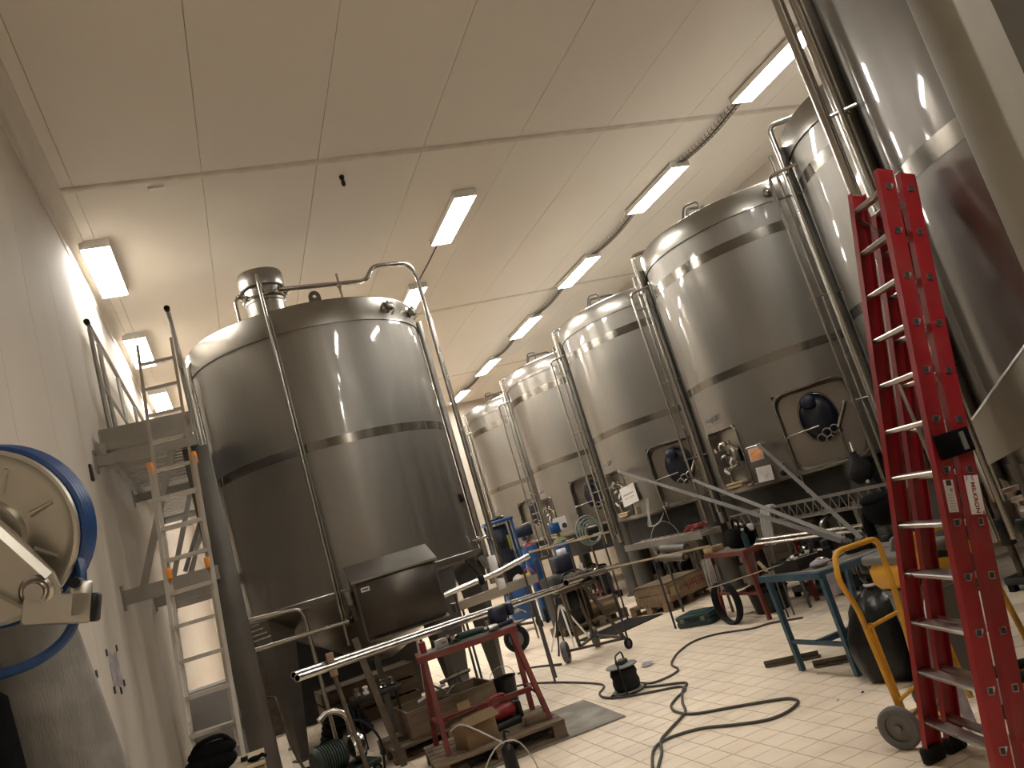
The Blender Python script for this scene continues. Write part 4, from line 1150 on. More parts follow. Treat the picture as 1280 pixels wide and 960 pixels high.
MB().cbox((0, 0, .66), (.12, .12, .1), .01).build('head', 'dark_machine', t)

# ------------------------------------------------------------------ behind the red trestle
t = thing('offcut_crate', 'wooden crate full of metal offcuts on the dark pallet', 'crate', (1.58, 8.55, .139), R_(3))
for s in (-1, 1):
    MB().box((0, s * .30, .13), (.92, .02, .26)).build('side_board', 'old_wood', t)
    MB().box((s * .45, 0, .13), (.02, .58, .26)).build('end_board', 'old_wood', t)
MB().box((0, 0, .012), (.9, .58, .02)).build('base_board', 'old_wood', t)
MB().box((.1, -.312, .14), (.13, .004, .07)).build('label', 'pale_card', t)
rnd = random.Random(4)
for i in range(9):
    a = rnd.uniform(0, PI); x, y = rnd.uniform(-.22, .22), rnd.uniform(-.12, .12)
    l = rnd.uniform(.12, .24)
    tag(MB().tube([(-l * math.cos(a), -l * math.sin(a) * .6, 0), (l * math.cos(a), l * math.sin(a) * .6, rnd.uniform(.0, .1))], rnd.uniform(.012, .028), 8).build('metal_offcut', rnd.choice(['ring_steel', 'pipe_steel', 'raw_steel', 'white_paint']), None, (1.58 + x, 8.55 + y, .22 + i * .036)), 'piece of scrap tube in the crate of offcuts', 'scrap', 'offcuts in the wooden crate')
t = thing('bucket', 'small black bucket next to the crate of offcuts', 'bucket', (2.28, 8.75, 0))
MB().lathe([(0, .0), (.10, .0), (.135, .30), (.145, .305), (.145, .32), (.128, .31), (.095, .02), (0, .02)], 24).build('pail', 'black_plastic', t)
MB().tube([(.14 * math.cos(a), .0, .31 + .12 * math.sin(a)) for a in [PI * i / 12 for i in range(13)]], .004, 5).build('handle', 'pipe_steel', t)
t = thing('tool_tray', 'dark open tray of fittings hanging in front of the tank leg', 'tray', (.95, 8.62, 0))
MB().cbox((0, 0, .62), (.50, .30, .05), .006).build('tray', 'dark_machine', t)
for x in (-.2, .2):
    MB().tube([(x, 0, .6), (x, 0, .14)], .014, 6).build('leg', 'dark_machine', t)
rnd = random.Random(9)
for i in range(10):
    x, y = .95 + (i % 5 - 2) * .085 + rnd.uniform(-.01, .01), 8.62 + (i // 5 - .5) * .13
    tag(MB().lathe([(.0, 0), (.03, 0), (.03, .02), (.018, .025), (.018, .05), (.026, .055), (.026, .07), (0, .07)], 12, RX(rnd.uniform(-25, 25))).build('pipe_fitting', rnd.choice(['pipe_steel', 'ring_steel', 'white_paint', 'raw_steel', 'red_plastic']), None, (x, y, .652)), 'small pipe fitting lying in the dark tray', 'pipe fitting', 'fittings in the dark tray')
# pump cart under the tank
t = thing('pump_cart', 'greenish motor pump cart under the free-standing tank', 'pump', (.46, 8.22, 0), R_(20))
MB().cbox((0, 0, .10), (.62, .34, .05), .008).build('base', 'machine_green', t)
for x in (-.25, .25):
    for y in (-.17, .17):
        wheel('caster', (x, y, .045), .045, .03, (0, 1, 0), t, 'black_rubber')
MB().tube([(-.26, 0, .27), (-.22, 0, .27), (.02, 0, .27), (.06, 0, .27)], [.10, .13, .13, .09], 18).build('motor', 'machine_green', t)
fins = MB()
for i in range(9):
    fins.lathe([(.13, -.006), (.142, 0), (.13, .006)], 18, T(-.2 + i * .025, 0, .27) @ RY(90))
fins.build('cooling_fins', 'machine_green', t)
MB().lathe([(0, -.07), (.13, -.06), (.15, 0), (.13, .06), (0, .07)], 20, T(.16, 0, .27) @ RY(90)).build('pump_head', 'pipe_steel', t)
MB().tube(rounded([(.16, 0, .40), (.16, 0, .58), (.02, .05, .66), (-.1, .05, .60)], .08), .03, 10).build('outlet', 'pipe_steel', t)
MB().tube(rounded([(-.3, 0, .1), (-.42, 0, .5), (-.46, 0, .95), (-.46, .3, .95)], .05), .014, 8).build('push_bar', 'raw_steel', t)
for k, pts in enumerate(([(.2, .1, .3), (.32, .2, .55), (.30, .4, .75), (.45, .6, .70)], [(-.1, -.15, .15), (-.25, -.32, .03), (.0, -.45, .012), (.3, -.40, .012)], [(.1, .1, .4), (.2, -.1, .5), (.3, -.25, .3), (.25, -.3, .02)])):
    MB().tube(smooth_path(pts), .011, 6).build('hose', 'black_rubber', t)
tag(MB().tube(smooth_path([(-.1, 9.9, .01), (.15, 9.6, .01), (.45, 9.5, .01), (.6, 9.25, .01), (.5, 8.9, .01), (.3, 8.75, .01)]), .011, 6).build('floor_cable', 'black_rubber'), 'black cable lying under the free-standing tank', 'cable')
t = thing('floor_pump', 'small dark pump housing behind the tank leg', 'pump', (.72, 9.75, 0))
MB().cbox((0, 0, .05), (.22, .16, .1), .02).build('base', 'dark_machine', t)
MB().ball((0, 0, .14), (.10, .08, .08)).build('housing', 'dark_machine', t)
MB().tube([(.0, -.06, .16), (.02, -.1, .2)], .015, 8).build('spout', 'pipe_steel', t)
t = thing('vertical_beam', 'thin upright steel section in front of the dark pallet', 'beam', (.93, 8.05, 0))
bar(MB(), (-.10, .05, 1.22), (.05, 0, 0), .06, .05).build('section', 'raw_steel', t)
t = thing('small_cart', 'dark cart wheel with mudguard and lever behind the vise', 'cart', (3.60, 12.35, 0), R_(30))
wheel('wheel', (0, 0, .20), .20, .09, (.8, .4, 0), t, 'black_rubber', 'grey_plastic')
MB().box((0, 0, .43), (.3, .3, .03), None).build('mudguard', 'grey_plastic', t)
MB().tube([(-.1, .0, .42), (.34, -.1, .34)], .02, 8).build('arm', 'raw_steel', t)
for s in (-1, 1):
    bar(MB(), (s * .07, s * .05, .42), (s * .06, s * .04, .20), .02, .02).build('fork', 'raw_steel', t)

# ------------------------------------------------------------------ blue welding gear further back
def cylinder(loc, label, h, r, shoulder):
    t = thing('gas_cylinder', label, 'gas cylinder', loc)
    MB().lathe([(0, 0), (r * .96, 0), (r, .03), (r, h * .93), (r * .9, h * .95)], 28).build('body', 'blue_paint', t)
    MB().lathe([(r * .9, h * .95), (r * .7, h * .975), (r * .4, h * .99), (r * .3, h), (0, h)], 28).build('shoulder', shoulder, t)
    MB().cbox((0, 0, h + .05), (.07, .05, .1), .01).build('valve', 'pipe_steel', t)
    return t
t = cylinder((5.12, 15.0, .0), 'tall blue gas cylinder with red shoulder on a hand cart', 1.50, .15, 'red_plastic')
MB().lathe([(0, -.02), (.05, -.02), (.05, .02), (0, .02)], 16, T(-.06, -.06, 1.58) @ RX(80)).build('gauge', 'navy_paint', t)
MB().cbox((-.02, .05, 1.72), (.36, .14, .2), .02).build('regulator_box', 'navy_paint', t)
t2 = cylinder((5.62, 14.62, .0), 'blue gas cylinder beside the regulator with a white plate', 1.42, .15, 'lime_plastic')
MB().cbox((-.06, -.06, 1.60), (.20, .12, .2), .02).build('regulator', 'blue_paint', t2)
MB().box((.12, .02, 1.66), (.26, .02, .24)).build('plate', 'paper', t2)
MB().lathe([(0, 0), (.05, 0), (.05, .015), (0, .015)], 14, T(.18, 0, 1.60) @ RX(90)).build('gauge', 'print_black', t2)
t = thing('cylinder_cart', 'two-wheeled dark cart under the tall blue gas cylinder', 'cart', (5.16, 14.68, 0))
wheel('wheel', (-.22, -.02, .14), .14, .07, (1, -.3, 0), t, 'black_rubber')
wheel('wheel', (.06, -.10, .14), .14, .07, (1, -.3, 0), t, 'black_rubber')
MB().tube(rounded([(-.1, .1, .14), (-.1, .12, 1.15), (.2, .12, 1.15), (.2, .1, .14)], .06), .016, 8).build('frame', 'raw_steel', t)
MB().box((.05, .02, .15), (.36, .1, .02)).build('toe_plate', 'raw_steel', t)
t = thing('welding_cabinet', 'tall blue welding cabinet with open panel front at the end of the aisle', 'welder', (4.52, 14.6, 0), R_(-8))
MB().cbox((0, 0, 1.04), (.50, .42, .24), .02).build('lower_case', 'blue_paint', t)
for x in (-.23, .23):
    for y in (-.19, .19):
        bar(MB(), (x, y, .92), (x, y, 2.02), .04, .04).build('frame_post', 'blue_paint', t)
        wheel('caster', (x, y, .06), .06, .04, (1, 0, 0), t, 'black_rubber')
        MB().tube([(x, y, .06), (x, y, .2)], .014, 6).build('caster_stem', 'raw_steel', t)
MB().cbox((0, 0, .56), (.48, .40, .72), .02).build('cabinet', 'blue_paint', t)
MB().cbox((0, 0, 2.02), (.54, .46, .06), .02).build('roof', 'blue_paint', t)
MB().cbox((-.05, .05, 1.58), (.36, .30, .74), .03).build('wire_feeder', 'navy_paint', t)
MB().cbox((-.04, -.12, 1.62), (.12, .04, .20), .02).build('panel', 'black_plastic', t)
MB().cbox((.10, -.12, 1.60), (.05, .04, .28), .01).build('warning_strip', 'lime_plastic', t)
MB().ball((.0, 0, 2.07), (.14, .08, .05)).build('lid_handle', 'black_plastic', t)
t = thing('hose_drum', 'black hose drum with yellow fitting beside the blue welding cabinet', 'drum', (3.95, 12.9, 0), R_(10))
MB().lathe([(0, -.08), (.22, -.08), (.23, 0), (.22, .08), (0, .08)], 24, T(0, 0, 1.08) @ RX(90)).build('drum', 'black_rubber', t)
MB().lathe([(0, -.05), (.07, -.05), (.06, .05), (0, .05)], 14, T(.05, -.13, 1.02) @ RX(70)).build('fitting', 'paper', t)
MB().cbox((.22, -.1, 1.02), (.18, .04, .08), .01, RZ(0)).build('strap', 'yellow_plastic', t)
for x in (-.18, .18):
    MB().tube([(x, 0, 1.0), (x * 1.3, .1, .01)], .016, 8).build('leg', 'raw_steel', t)
MB().tube([(-.2, 0, .9), (.2, 0, .9)], .016, 8).build('cross_bar', 'raw_steel', t)
MB().tube(smooth_path([(.2, -.1, 1.1), (.36, -.05, 1.12), (.5, .1, 1.02), (.6, .2, .8)]), .014, 6).build('hose', 'pink_plastic', t)
t = thing('spool_machine', 'dark wire spool machine on a cart behind the bright tubes', 'machine', (4.50, 12.15, .139), R_(12))
MB().cbox((0, 0, .40), (.55, .42, .78), .03).build('case', 'dark_machine', t)
for k in range(6):
    MB().tube([(.0 + .22 * math.cos(2 * PI * i / 24), -.24 - .012 * k, .62 + .18 * math.sin(2 * PI * i / 24)) for i in range(24)], .012, 6, True).build('cable_turn', 'black_rubber', t)
MB().cbox((.08, -.03, .93), (.3, .22, .26), .03).build('blue_motor', 'navy_paint', t)
MB().cbox((.14, -.02, 1.10), (.12, .12, .1), .01).build('motor_cap', 'white_plastic', t)
for i, (x, y, a, m) in enumerate(((4.85, 12.35, 10, 'cardboard'), (5.02, 12.20, -5, 'old_wood'))):
    t = thing('scrap_box', ['brown carton', 'dark wooden box'][i] + ' on the scrap pallet behind the stand', 'box', (x + .08 * i, y - .1, .139), R_(a))
    MB().cbox((0, 0, .12), (.3, .26, .24), .006).build('carton', m, t)
    MB().box((0, -.131, .16), (.2, .003, .05)).build('tape', 'pale_card', t)
tag(MB().box((0, 0, .006), (1.1, .75, .012)).build('rubber_mat', 'black_rubber', None, (4.80, 11.20, 0), R_(18)), 'black rubber mat on the tiles by the pallets', 'mat')
t = thing('timber_batten', 'long pale timber batten propped over the machines behind the bright tubes', 'timber', (3.95, 11.6, 1.40))
bar(MB(), (0, 0, 0), (1.35, .1, -.07), .09, .03).build('plank', 'pale_wood', t)
for s in (.12, .62, 1.2):
    MB().tube([(s, .02, -.02 - .05 * s), (s, .03, -1.40)], .014, 6).build('prop', 'raw_steel', t)
for i in range(5):
    MB().box((.25 + i * .2, .0, .02), (.14, .03, .012), RZ(6 - 5 * i) @ T(0, 0, -.012 * i)).build('offcut', 'pale_wood' if i % 2 else 'paper', t)
MB().tube([(1.05 + .13 * math.cos(2 * PI * i / 24), .25, .20 + .15 * math.sin(2 * PI * i / 24)) for i in range(24)], .001, 4, True)
t = thing('hose_coil', 'coil of grey-green hose hanging on a post before the tanks', 'hose', (5.48, 12.85, 0))
for k in range(4):
    r = .22 - .025 * k
    MB().tube([(r * math.cos(2 * PI * i / 32) + .02 * k, -.02 * k, 1.42 + r * 1.1 * math.sin(2 * PI * i / 32) - .02 * k) for i in range(32)], .017, 8, True).build('hose_turn', 'hose_green', t)
MB().tube([(0, .05, 1.60), (0, .05, .0)], .02, 8).build('post', 'raw_steel', t)
MB().tube([(0, .05, 1.58), (0, -.1, 1.60)], .012, 6).build('hook', 'raw_steel', t)

# ------------------------------------------------------------------ trays and clutter along the tank row
t = thing('cable_ladder', 'galvanised lattice cable ladder below the tank with the orange sheet', 'cable tray', (5.6, 6.0, 1.0))
for z in (0.0, .16):
    for x in (0, .18):
        bar(MB(), (x, 0, z), (x, 2.75, z), .014, .014).build('rail', 'galvanised', t)
for i in range(20):
    y = i * 2.75 / 20
    MB().tube([(0, y, 0), (0, y + .0685, .16), (0, y + .1375, 0)], .006, 5).build('lattice', 'galvanised', t)
for i in range(14):
    MB().tube([(0, .1 + i * .2, .0), (.18, .1 + i * .2, .0)], .006, 5).build('rung', 'galvanised', t)
for y in (.3, 1.95):
    MB().tube([(.09, y, 0), (.09, y, -1.0)], .018, 8).build('post', 'leg_steel', t)
t = thing('cable_ladder', 'cable ladder with white cables across its rungs below the taped notice tank', 'cable tray', (5.4, 9.2, .97))
for x in (0, .3):
    bar(MB(), (x, 0, .05), (x, 2.3, .05), .012, .09).build('rail', 'galvanised', t)
for i in range(11):
    MB().tube([(0, .1 + i * .21, .075), (.3, .1 + i * .21, .075)], .011, 6).build('rung', 'aluminium', t)
for y in (.12, 1.4):
    MB().tube([(.15, y, .02), (.15, y, -.97)], .018, 8).build('post', 'leg_steel', t)
tag(MB().tube([(.3 * math.cos(2 * PI * i / 32) * .75, .02 * math.sin(4 * PI * i / 32), .26 * math.sin(2 * PI * i / 32)) for i in range(32)], .0045, 6, True).build('wire_loop', 'cable_white', None, (5.32, 10.0, 1.05)), 'large loop of pale wire hanging on the cable ladder', 'wire')
t = thing('red_strap', 'crumpled red strap on the cable ladder', 'strap', (5.58, 9.55, 1.066))
for k in range(5):
    rr = random.Random(k)
    MB().tube(smooth_path([(rr.uniform(-.14, .14), rr.uniform(-.12, .12), rr.uniform(.02, .10)) for _ in range(6)]), .016, 6).build('fold', 'red_plastic', t)
for k, (y, z) in enumerate(((9.65, .885), (9.35, .86), (8.95, .80))):
    pass
for k in range(2):
    t = thing('insulated_pipe', 'short grey insulated pipe length below the cable ladder with white cables', 'pipe', (5.22 - .06 * k, 9.35, .93 - .105 * k), 0, 'grey pipe lengths under the cable ladder')
    MB().tube([(0, 0, 0), (.05, .75, .02)], .05, 14).build('sleeve', 'leg_steel', t)
    MB().tube([(-.002, -.03, 0), (.0, .0, 0)], .03, 12).build('pipe_end', 'pipe_steel', t)
t = thing('long_batten', 'long thin pale batten lying across towards the second red trestle', 'timber', (4.40, 10.3, .93))
bar(MB(), (0, 0, 0), (.92, -1.35, -.04), .035, .02).build('strip', 'pale_wood', t)
for k in (.05, .5):
    MB().tube([(.92 * k, -1.35 * k, -.01), (.92 * k, -1.35 * k, -.93)], .014, 6).build('prop', 'navy_paint', t)
# grey pipes on the ladder tray
for k in range(2):
    t = thing('tray_pipe', 'thin bright pipe lying along the lattice cable ladder', 'pipe', (5.42 - .08 * k, 6.0, .86 - .03 * k), 0, 'thin pipes beside the lattice ladder')
    MB().tube([(0, .3, 0), (.0, 2.05, .0)], .016, 8).build('tube', 'pipe_steel', t)
    for y in (.4, 1.9): MB().tube([(0, y, 0), (0, y, -.86 + .03 * k)], .01, 6).build('prop', 'leg_steel', t)
t = thing('strap_bundle', 'bundle of pale straps hung over the lattice cable ladder', 'strap', (5.56, 7.85, 1.0))
for k in range(4):
    MB().tube(smooth_path([(-.10, .02 + .05 * k, -.22), (-.06, .01 + .05 * k, .05), (-.0, .05 * k, .19), (.06, .05 * k, .17)]), .018, 6).build('strap', 'cable_white', t)
t = thing('black_jacket', 'black jacket hung on the lattice cable ladder beside the red ladder', 'jacket', (5.38, 6.02, 0))
MB().ball((0, 0, .98), (.10, .22, .15), 16, 10).build('body', 'black_cloth', t)
MB().ball((.02, .02, 1.07), (.12, .20, .07), 14, 8).build('collar', 'black_cloth', t)
MB().tube([(.0, .16, 1.0), (-.03, .2, .85), (-.02, .2, .76)], [.06, .05, .045], 8).build('sleeve', 'black_cloth', t)
MB().tube([(.1, 0, .95), (.1, 0, 0)], .02, 8).build('post', 'leg_steel', t)
t = thing('rubber_plug', 'black pear-shaped rubber plug hanging under the tank by the red ladder', 'plug', (5.95, 6.75, 0))
MB().lathe([(0, 1.18), (.06, 1.19), (.12, 1.26), (.12, 1.33), (.07, 1.42), (.035, 1.47), (.03, 1.52), (0, 1.52)], 18).build('body', 'black_rubber', t)
MB().tube([(0, 0, 1.5), (.05, .05, 1.62)], .01, 6).build('wire', 'pipe_steel', t)
MB().ball((-.02, -.07, 1.20), .02, 8, 6).build('tip', 'paper', t)
# papers on the tanks
def sheet(name, label, T_ang, tank_y, z, w, h, m, tilt=0):
    p = polar(TR + .035, T_ang, z)
    t = thing(name, label, 'sheet', (7.45 + p[0], tank_y + p[1], z), R_(T_ang + 90))
    M = RX(-6) @ RY(tilt)
    MB().box((0, 0, 0), (w, .006, h), M).build('page', m, t)
    return t, M
t, M = sheet('diagram_sheet', 'orange printed diagram sheet in a holder on the tank front', -162, 8.8, 1.80, .20, .17, 'paper', 0)
MB().box((0, -.005, -.01), (.165, .004, .12), M).build('print', 'orange_print', t)
MB().tube([M @ Vector((-.11, -.004, .09)), M @ Vector((.11, -.004, .09))], .012, 6).build('holder_rail', 'aluminium', t)
t, M = sheet('white_page', 'white page with a pencil sketch under the orange diagram sheet', -161, 8.8, 1.54, .22, .18, 'paper', 2)
sk = MB()
sk.tube([M @ Vector((-.05 + .02 * math.cos(a), -.005, .035 + .025 * math.sin(a))) for a in [2 * PI * i / 12 for i in range(12)]], .0015, 4, True)
sk.tube([M @ Vector(p) for p in ((-.06, -.005, .0), (-.02, -.005, -.02), (.02, -.005, -.03), (.04, -.005, -.01))], .0015, 4)
sk.tube([M @ Vector(p) for p in ((.0, -.005, -.06), (.03, -.005, -.02), (.06, -.005, -.01))], .0015, 4)
sk.build('sketch', 'print_grey', t)
t = thing('black_valve_knob', 'black knob with pale pipe stub beside the white page', 'valve', (6.04, 8.05, 1.50))
MB().ball((0, 0, 0), (.05, .05, .05)).build('knob', 'black_plastic', t)
MB().tube([(0, 0, .04), (.02, .0, .11)], .02, 8).build('stub', 'pipe_steel', t)
t, M = sheet('taped_notice', 'white notice sheet hanging crooked beside the control recess', -168, 12.14, 1.78, .40, .30, 'paper', -6)
MB().box((0, -.005, .02), (.28, .003, .02), M).build('print', 'print_grey', t)
MB().box((0, -.005, -.04), (.25, .003, .012), M).build('print', 'print_grey', t)
tag(MB().cbox((0, 0, 0), (.15, .05, .12), .006, RY(8)).build('card_tag', 'wood', None, (5.98, 11.75, 1.50)), 'brown card tag under the crooked white notice', 'tag')
for i, (y, z) in enumerate(((11.4, 1.35),)):
    t = thing('cable_bundle', 'bundle of pale cables drooping under the crooked white notice', 'cable', (5.95, y, z))
    for k in range(4):
        MB().tube(smooth_path([(.05, .0 + .03 * k, .30), (-.02, .02 * k, .05), (-.06, -.05 + .04 * k, -.12), (.0, -.2 + .02 * k, -.10), (.06, -.3, .02)]), .005, 6).build('cable', 'cable_white', t)

# wooden box with red print
t = thing('wooden_box', 'wooden box with red stencil marks on a pallet under the tanks', 'box', (5.88, 11.40, .139), R_(20))
for z in (.06, .19):
    MB().box((0, -.33, z), (.90, .022, .12)).build('side_board', 'wood', t)
    MB().box((0, .33, z), (.90, .022, .12)).build('side_board', 'wood', t)
    for s in (-1, 1): MB().box((s * .44, 0, z), (.022, .64, .12)).build('end_board', 'wood', t)
for y in (-.25, -.085, .085, .25):
    MB().box((0, y, .262), (.92, .155, .02)).build('lid_board', 'old_wood', t)
st = MB()
for i in range(6):
    x = .0 + i * .07
    st.box((x, -.343, .13), (.014, .003, .14)); st.box((x + .025, -.343, .13 + .04 * ((i % 3) - 1)), (.04, .003, .014))
st.build('stencil', 'print_red', t)
MB().box((-.30, -.343, .13), (.2, .003, .12)).build('label', 'pale_card', t)

# second red trestle under the tank
trestle('red_trestle', 'red trestle table with a black tool bag, standing under the tanks', [(5.20, 8.12), (5.98, 8.12), (5.26, 9.08), (5.98, 9.06)], [(5.25, 8.12), (5.95, 8.14), (5.30, 9.12), (5.92, 9.10)], .80, 0, 'red_frame', 'bench_dust', .3)
t = thing('flat_carton', 'flat tan carton on the corner of the red trestle under the tanks', 'carton', (5.36, 8.97, .805), R_(12))
MB().cbox((0, 0, .035), (.20, .16, .07), .004).build('box', 'pale_card', t)
MB().box((0, 0, .0715), (.2, .04, .002)).build('tape', 'wood', t)
t = thing('tool_bag', 'bulging black tool bag with white trim on the red trestle under the tanks', 'bag', (5.48, 8.52, .805), R_(75))
MB().cbox((0, 0, .11), (.46, .26, .22), .06).build('body', 'black_cloth', t)
MB().tube(rounded([(-.12, 0, .22), (-.1, 0, .32), (.1, 0, .32), (.12, 0, .22)], .06), .014, 8).build('handle', 'black_cloth', t)
MB().cbox((-.2, -.1, .2), (.08, .06, .08), .02).build('white_patch', 'paper', t)
MB().tube([(.0, -.08, .24), (.16, -.06, .26)], .018, 8).build('torch', 'paper', t)
MB().box((.06, -.135, .12), (.2, .008, .03)).build('trim', 'navy_paint', t)
t = thing('bottle', 'small dark green bottle beside the black tool bag', 'bottle', (5.34, 8.20, .805))
MB().lathe([(0, 0), (.035, 0), (.035, .14), (.015, .18), (.015, .2), (0, .2)], 14).build('body', 'case_green', t)
MB().lathe([(.018, .2), (.018, .225), (0, .225)], 12).build('cap', 'paper', t)
for i in range(4):
    t = thing('hanging_cable', 'loop of pale cable hanging from the second red trestle', 'cable', (5.16 + .02 * i, 8.93, .0), 0, 'pale cables hanging on the trestle')
    MB().tube(smooth_path([(-.01, -.05, .76), (-.04, -.07 - .01 * i, .5), (-.03, .0, .25 + .03 * i), (-.01, .07, .5), (-.0, .05, .76)]), .008, 6).build('cable', 'cable_white', t)
t = thing('cable_drum', 'black cable coil standing against the red trestle leg', 'cable', (5.10, 8.62, 0))
for k in range(4):
    MB().tube([(.02 * k - .04, .24 * math.cos(2 * PI * i / 32), .25 + .24 * math.sin(2 * PI * i / 32)) for i in range(32)], .015, 6, True).build('cable_turn', 'black_rubber', t)
t = thing('dark_tub', 'dark round tub under the second red trestle', 'tub', (5.62, 8.55, 0))
MB().lathe([(0, 0), (.2, 0), (.24, .3), (.25, .31), (.23, .31), (.19, .02), (0, .02)], 24).build('pail', 'dark_machine', t)
MB().lathe([(.24, .24), (.255, .25), (.24, .26)], 24).build('rim_band', 'black_rubber', t)
t = thing('tool_case', 'dark green plastic tool case lying on the tiles', 'case', (5.10, 9.36, 0), R_(-62))
MB().cbox((0, 0, .045), (.50, .38, .085), .02).build('lower_shell', 'case_green', t)
MB().cbox((0, 0, .115), (.50, .38, .055), .02).build('lid', 'case_green', t)
for x in (-.15, .15):
    MB().cbox((x, -.193, .09), (.06, .015, .05), .005).build('latch', 'grey_plastic', t)
MB().tube(rounded([(-.07, -.19, .085), (-.06, -.23, .085), (.06, -.23, .085), (.07, -.19, .085)], .02), .011, 8).build('handle', 'black_plastic', t)
MB().cbox((0, 0, .145), (.3, .2, .008), .003).build('lid_panel', 'case_green', t)
# red pedestal items under trays: upright red frame behind the pallets
t = thing('tube_frame', 'dark red tubular frame behind the scrap pallet', 'frame', (5.40, 13.35, 0), R_(15))
for x in (-.25, .25):
    MB().tube([(x, 0, .02), (x * .8, .1, .75)], .018, 8).build('leg', 'red_frame', t)
MB().tube([(-.25, 0, .35), (.25, 0, .35)], .016, 8).build('cross_bar', 'red_frame', t)
MB().tube([(-.2, .1, .75), (.2, .1, .75)], .016, 8).build('cross_bar', 'red_frame', t)

# ------------------------------------------------------------------ blue trestle and the steel channels
trestle('blue_trestle', 'blue steel trestle table cluttered with fittings', [(3.90, 5.22), (4.78, 5.16), (3.90, 6.0), (4.78, 5.95)], [(3.99, 5.30), (4.66, 5.30), (3.99, 5.96), (4.66, 5.96)], .80, 0, 'blue_frame', 'bench_dust', .24)
ZB = .805
t = thing('trowel', 'wooden-handled trowel standing among fittings on the blue trestle', 'trowel', (3.95, 5.90, ZB), R_(40))
MB().tube([(0, .06, .12), (0, .01, .03)], [.014, .017], 8).build('handle', 'pale_wood', t)
MB().tube([(0, .01, .03), (0, -.01, .008), (.03, -.02, .006)], .005, 6).build('neck', 'pipe_steel', t)
MB().box((.05, -.02, .004), (.14, .07, .003)).build('blade', 'pipe_steel', t)
t = thing('parts_box', 'dark open box of fittings on the blue trestle', 'box', (4.16, 5.70, ZB), R_(8))
for s in (-1, 1):
    MB().box((0, s * .13, .045), (.40, .012, .09)).build('side', 'dark_machine', t)
    MB().box((s * .195, 0, .045), (.012, .25, .09)).build('end', 'dark_machine', t)
MB().box((0, 0, .006), (.39, .26, .01)).build('base', 'dark_machine', t)
rnd = random.Random(21)
for i in range(9):
    tag(MB().lathe([(0, 0), (.022, 0), (.022, .02), (.014, .025), (.014, .06), (.02, .065), (.02, .085), (0, .085)], 10, RX(rnd.uniform(-30, 30)) @ RY(rnd.uniform(-30, 30))).build('pipe_fitting', rnd.choice(['ring_steel', 'pipe_steel', 'paper', 'raw_steel']), None, (4.16 + (i % 3 - 1) * .11, 5.70 + (i // 3 - 1) * .08, ZB + .014)), 'shiny pipe fitting in the dark box on the blue trestle', 'pipe fitting', 'fittings in the box on the blue trestle')
t = thing('foil_bag', 'crumpled clear bag of screws on the blue trestle', 'bag', (4.08, 5.40, ZB))
MB().ball((0, 0, .03), (.09, .06, .03), 10, 6).build('film', 'torn_paper', t)
MB().ball((.02, .0, .055), (.05, .04, .018), 8, 5).build('screws', 'pipe_steel', t)
tag(MB().tube([(0, 0, 0), (-.62, .75, -.085)], .006, 6).build('thin_rod', 'pipe_steel', None, (4.14, 5.46, .905)), 'thin bright rod sticking out over the edge of the blue trestle', 'rod')
grinder((4.46, 5.36, ZB), R_(0), 'dark angle grinder lying on the blue trestle', 'dark_machine')
for i, (a, b) in enumerate((((3.96, 6.42, .0), (4.30, 6.10, .0)), ((4.06, 5.88, .0), (4.40, 5.52, .0)))):
    t = thing('angle_iron', ['short rusty steel section on the floor left of the blue trestle leg', 'rusty steel section lying across the blue trestle feet'][i], 'steel section', (0, 0, 0))
    t.location = a
    d = Vector(b) - Vector(a)
    bar(MB(), (0, 0, .012), (d.x, d.y, .012), .05, .012).build('flange', 'raw_steel', t)
    bar(MB(), (0, .02, .03), (d.x, d.y + .02, .03), .01, .05).build('web', 'raw_steel', t)
# U-channels leaning from the tanks to the trestle
def channel(label, a, b, flip=0):
    a, b = Vector(a), Vector(b)
    t = thing('steel_channel', label, 'steel channel', tuple(b))
    M = along((0, 0, 0), a - b)
    L = (a - b).length
    W, D, th = .036, .040, .005
    poly = [(-W, 0), (W, 0), (W, D), (W - th, D), (W - th, th), (-W + th, th), (-W + th, D), (-W, D)]
    MB().prism(poly, 0, L, M @ RZ(flip)).build('section', 'channel_steel', t)
    for z in (.0, L - .02):
        MB().prism([(-W + th, th), (W - th, th), (W - th, .012), (-W + th, .012)], z, z + .02, M @ RZ(flip)).build('end_stop', 'leg_steel', t)
channel('long steel channel leaning from the taped notice tank to the blue trestle', (5.84, 11.78, 2.16), (4.62, 5.72, .85), 30)
channel('steel channel leaning from the riser pipes down to the blue trestle', (5.80, 9.62, 1.68), (4.72, 5.80, .84), 40)
channel('short steel channel leaning beside the orange diagram sheet', (5.90, 8.16, 1.86), (4.70, 5.60, .83), 60)

# ------------------------------------------------------------------ hand truck, vacuum, bag
t = thing('hand_truck', 'yellow tubular hand truck with grey rubber wheels', 'hand truck', (3.25, 4.0, 0))
def hw(x, y, z): return Vector((x - 3.25, y - 4.0, z))
MB().tube(rounded([hw(3.17, 3.96, .12), hw(3.21, 4.05, .60), hw(3.21, 4.06, .74), hw(3.15, 4.06, .92), hw(3.21, 4.09, 1.075), hw(3.57, 4.12, 1.065), hw(3.58, 4.14, .78), hw(3.50, 4.13, .12)], .06), .017, 10).build('frame_tube', 'yellow_paint', t)
MB().tube([hw(3.22, 4.0, .12), hw(3.255, 4.06, .64)], .013, 8).build('inner_tube', 'yellow_paint', t)
MB().tube([hw(3.20, 4.05, .62), hw(3.53, 4.13, .62)], .013, 8).build('cross_bar', 'yellow_paint', t)
MB().tube([hw(3.185, 3.98, .22), hw(3.51, 4.12, .22)], .011, 8).build('cross_bar', 'yellow_paint', t)
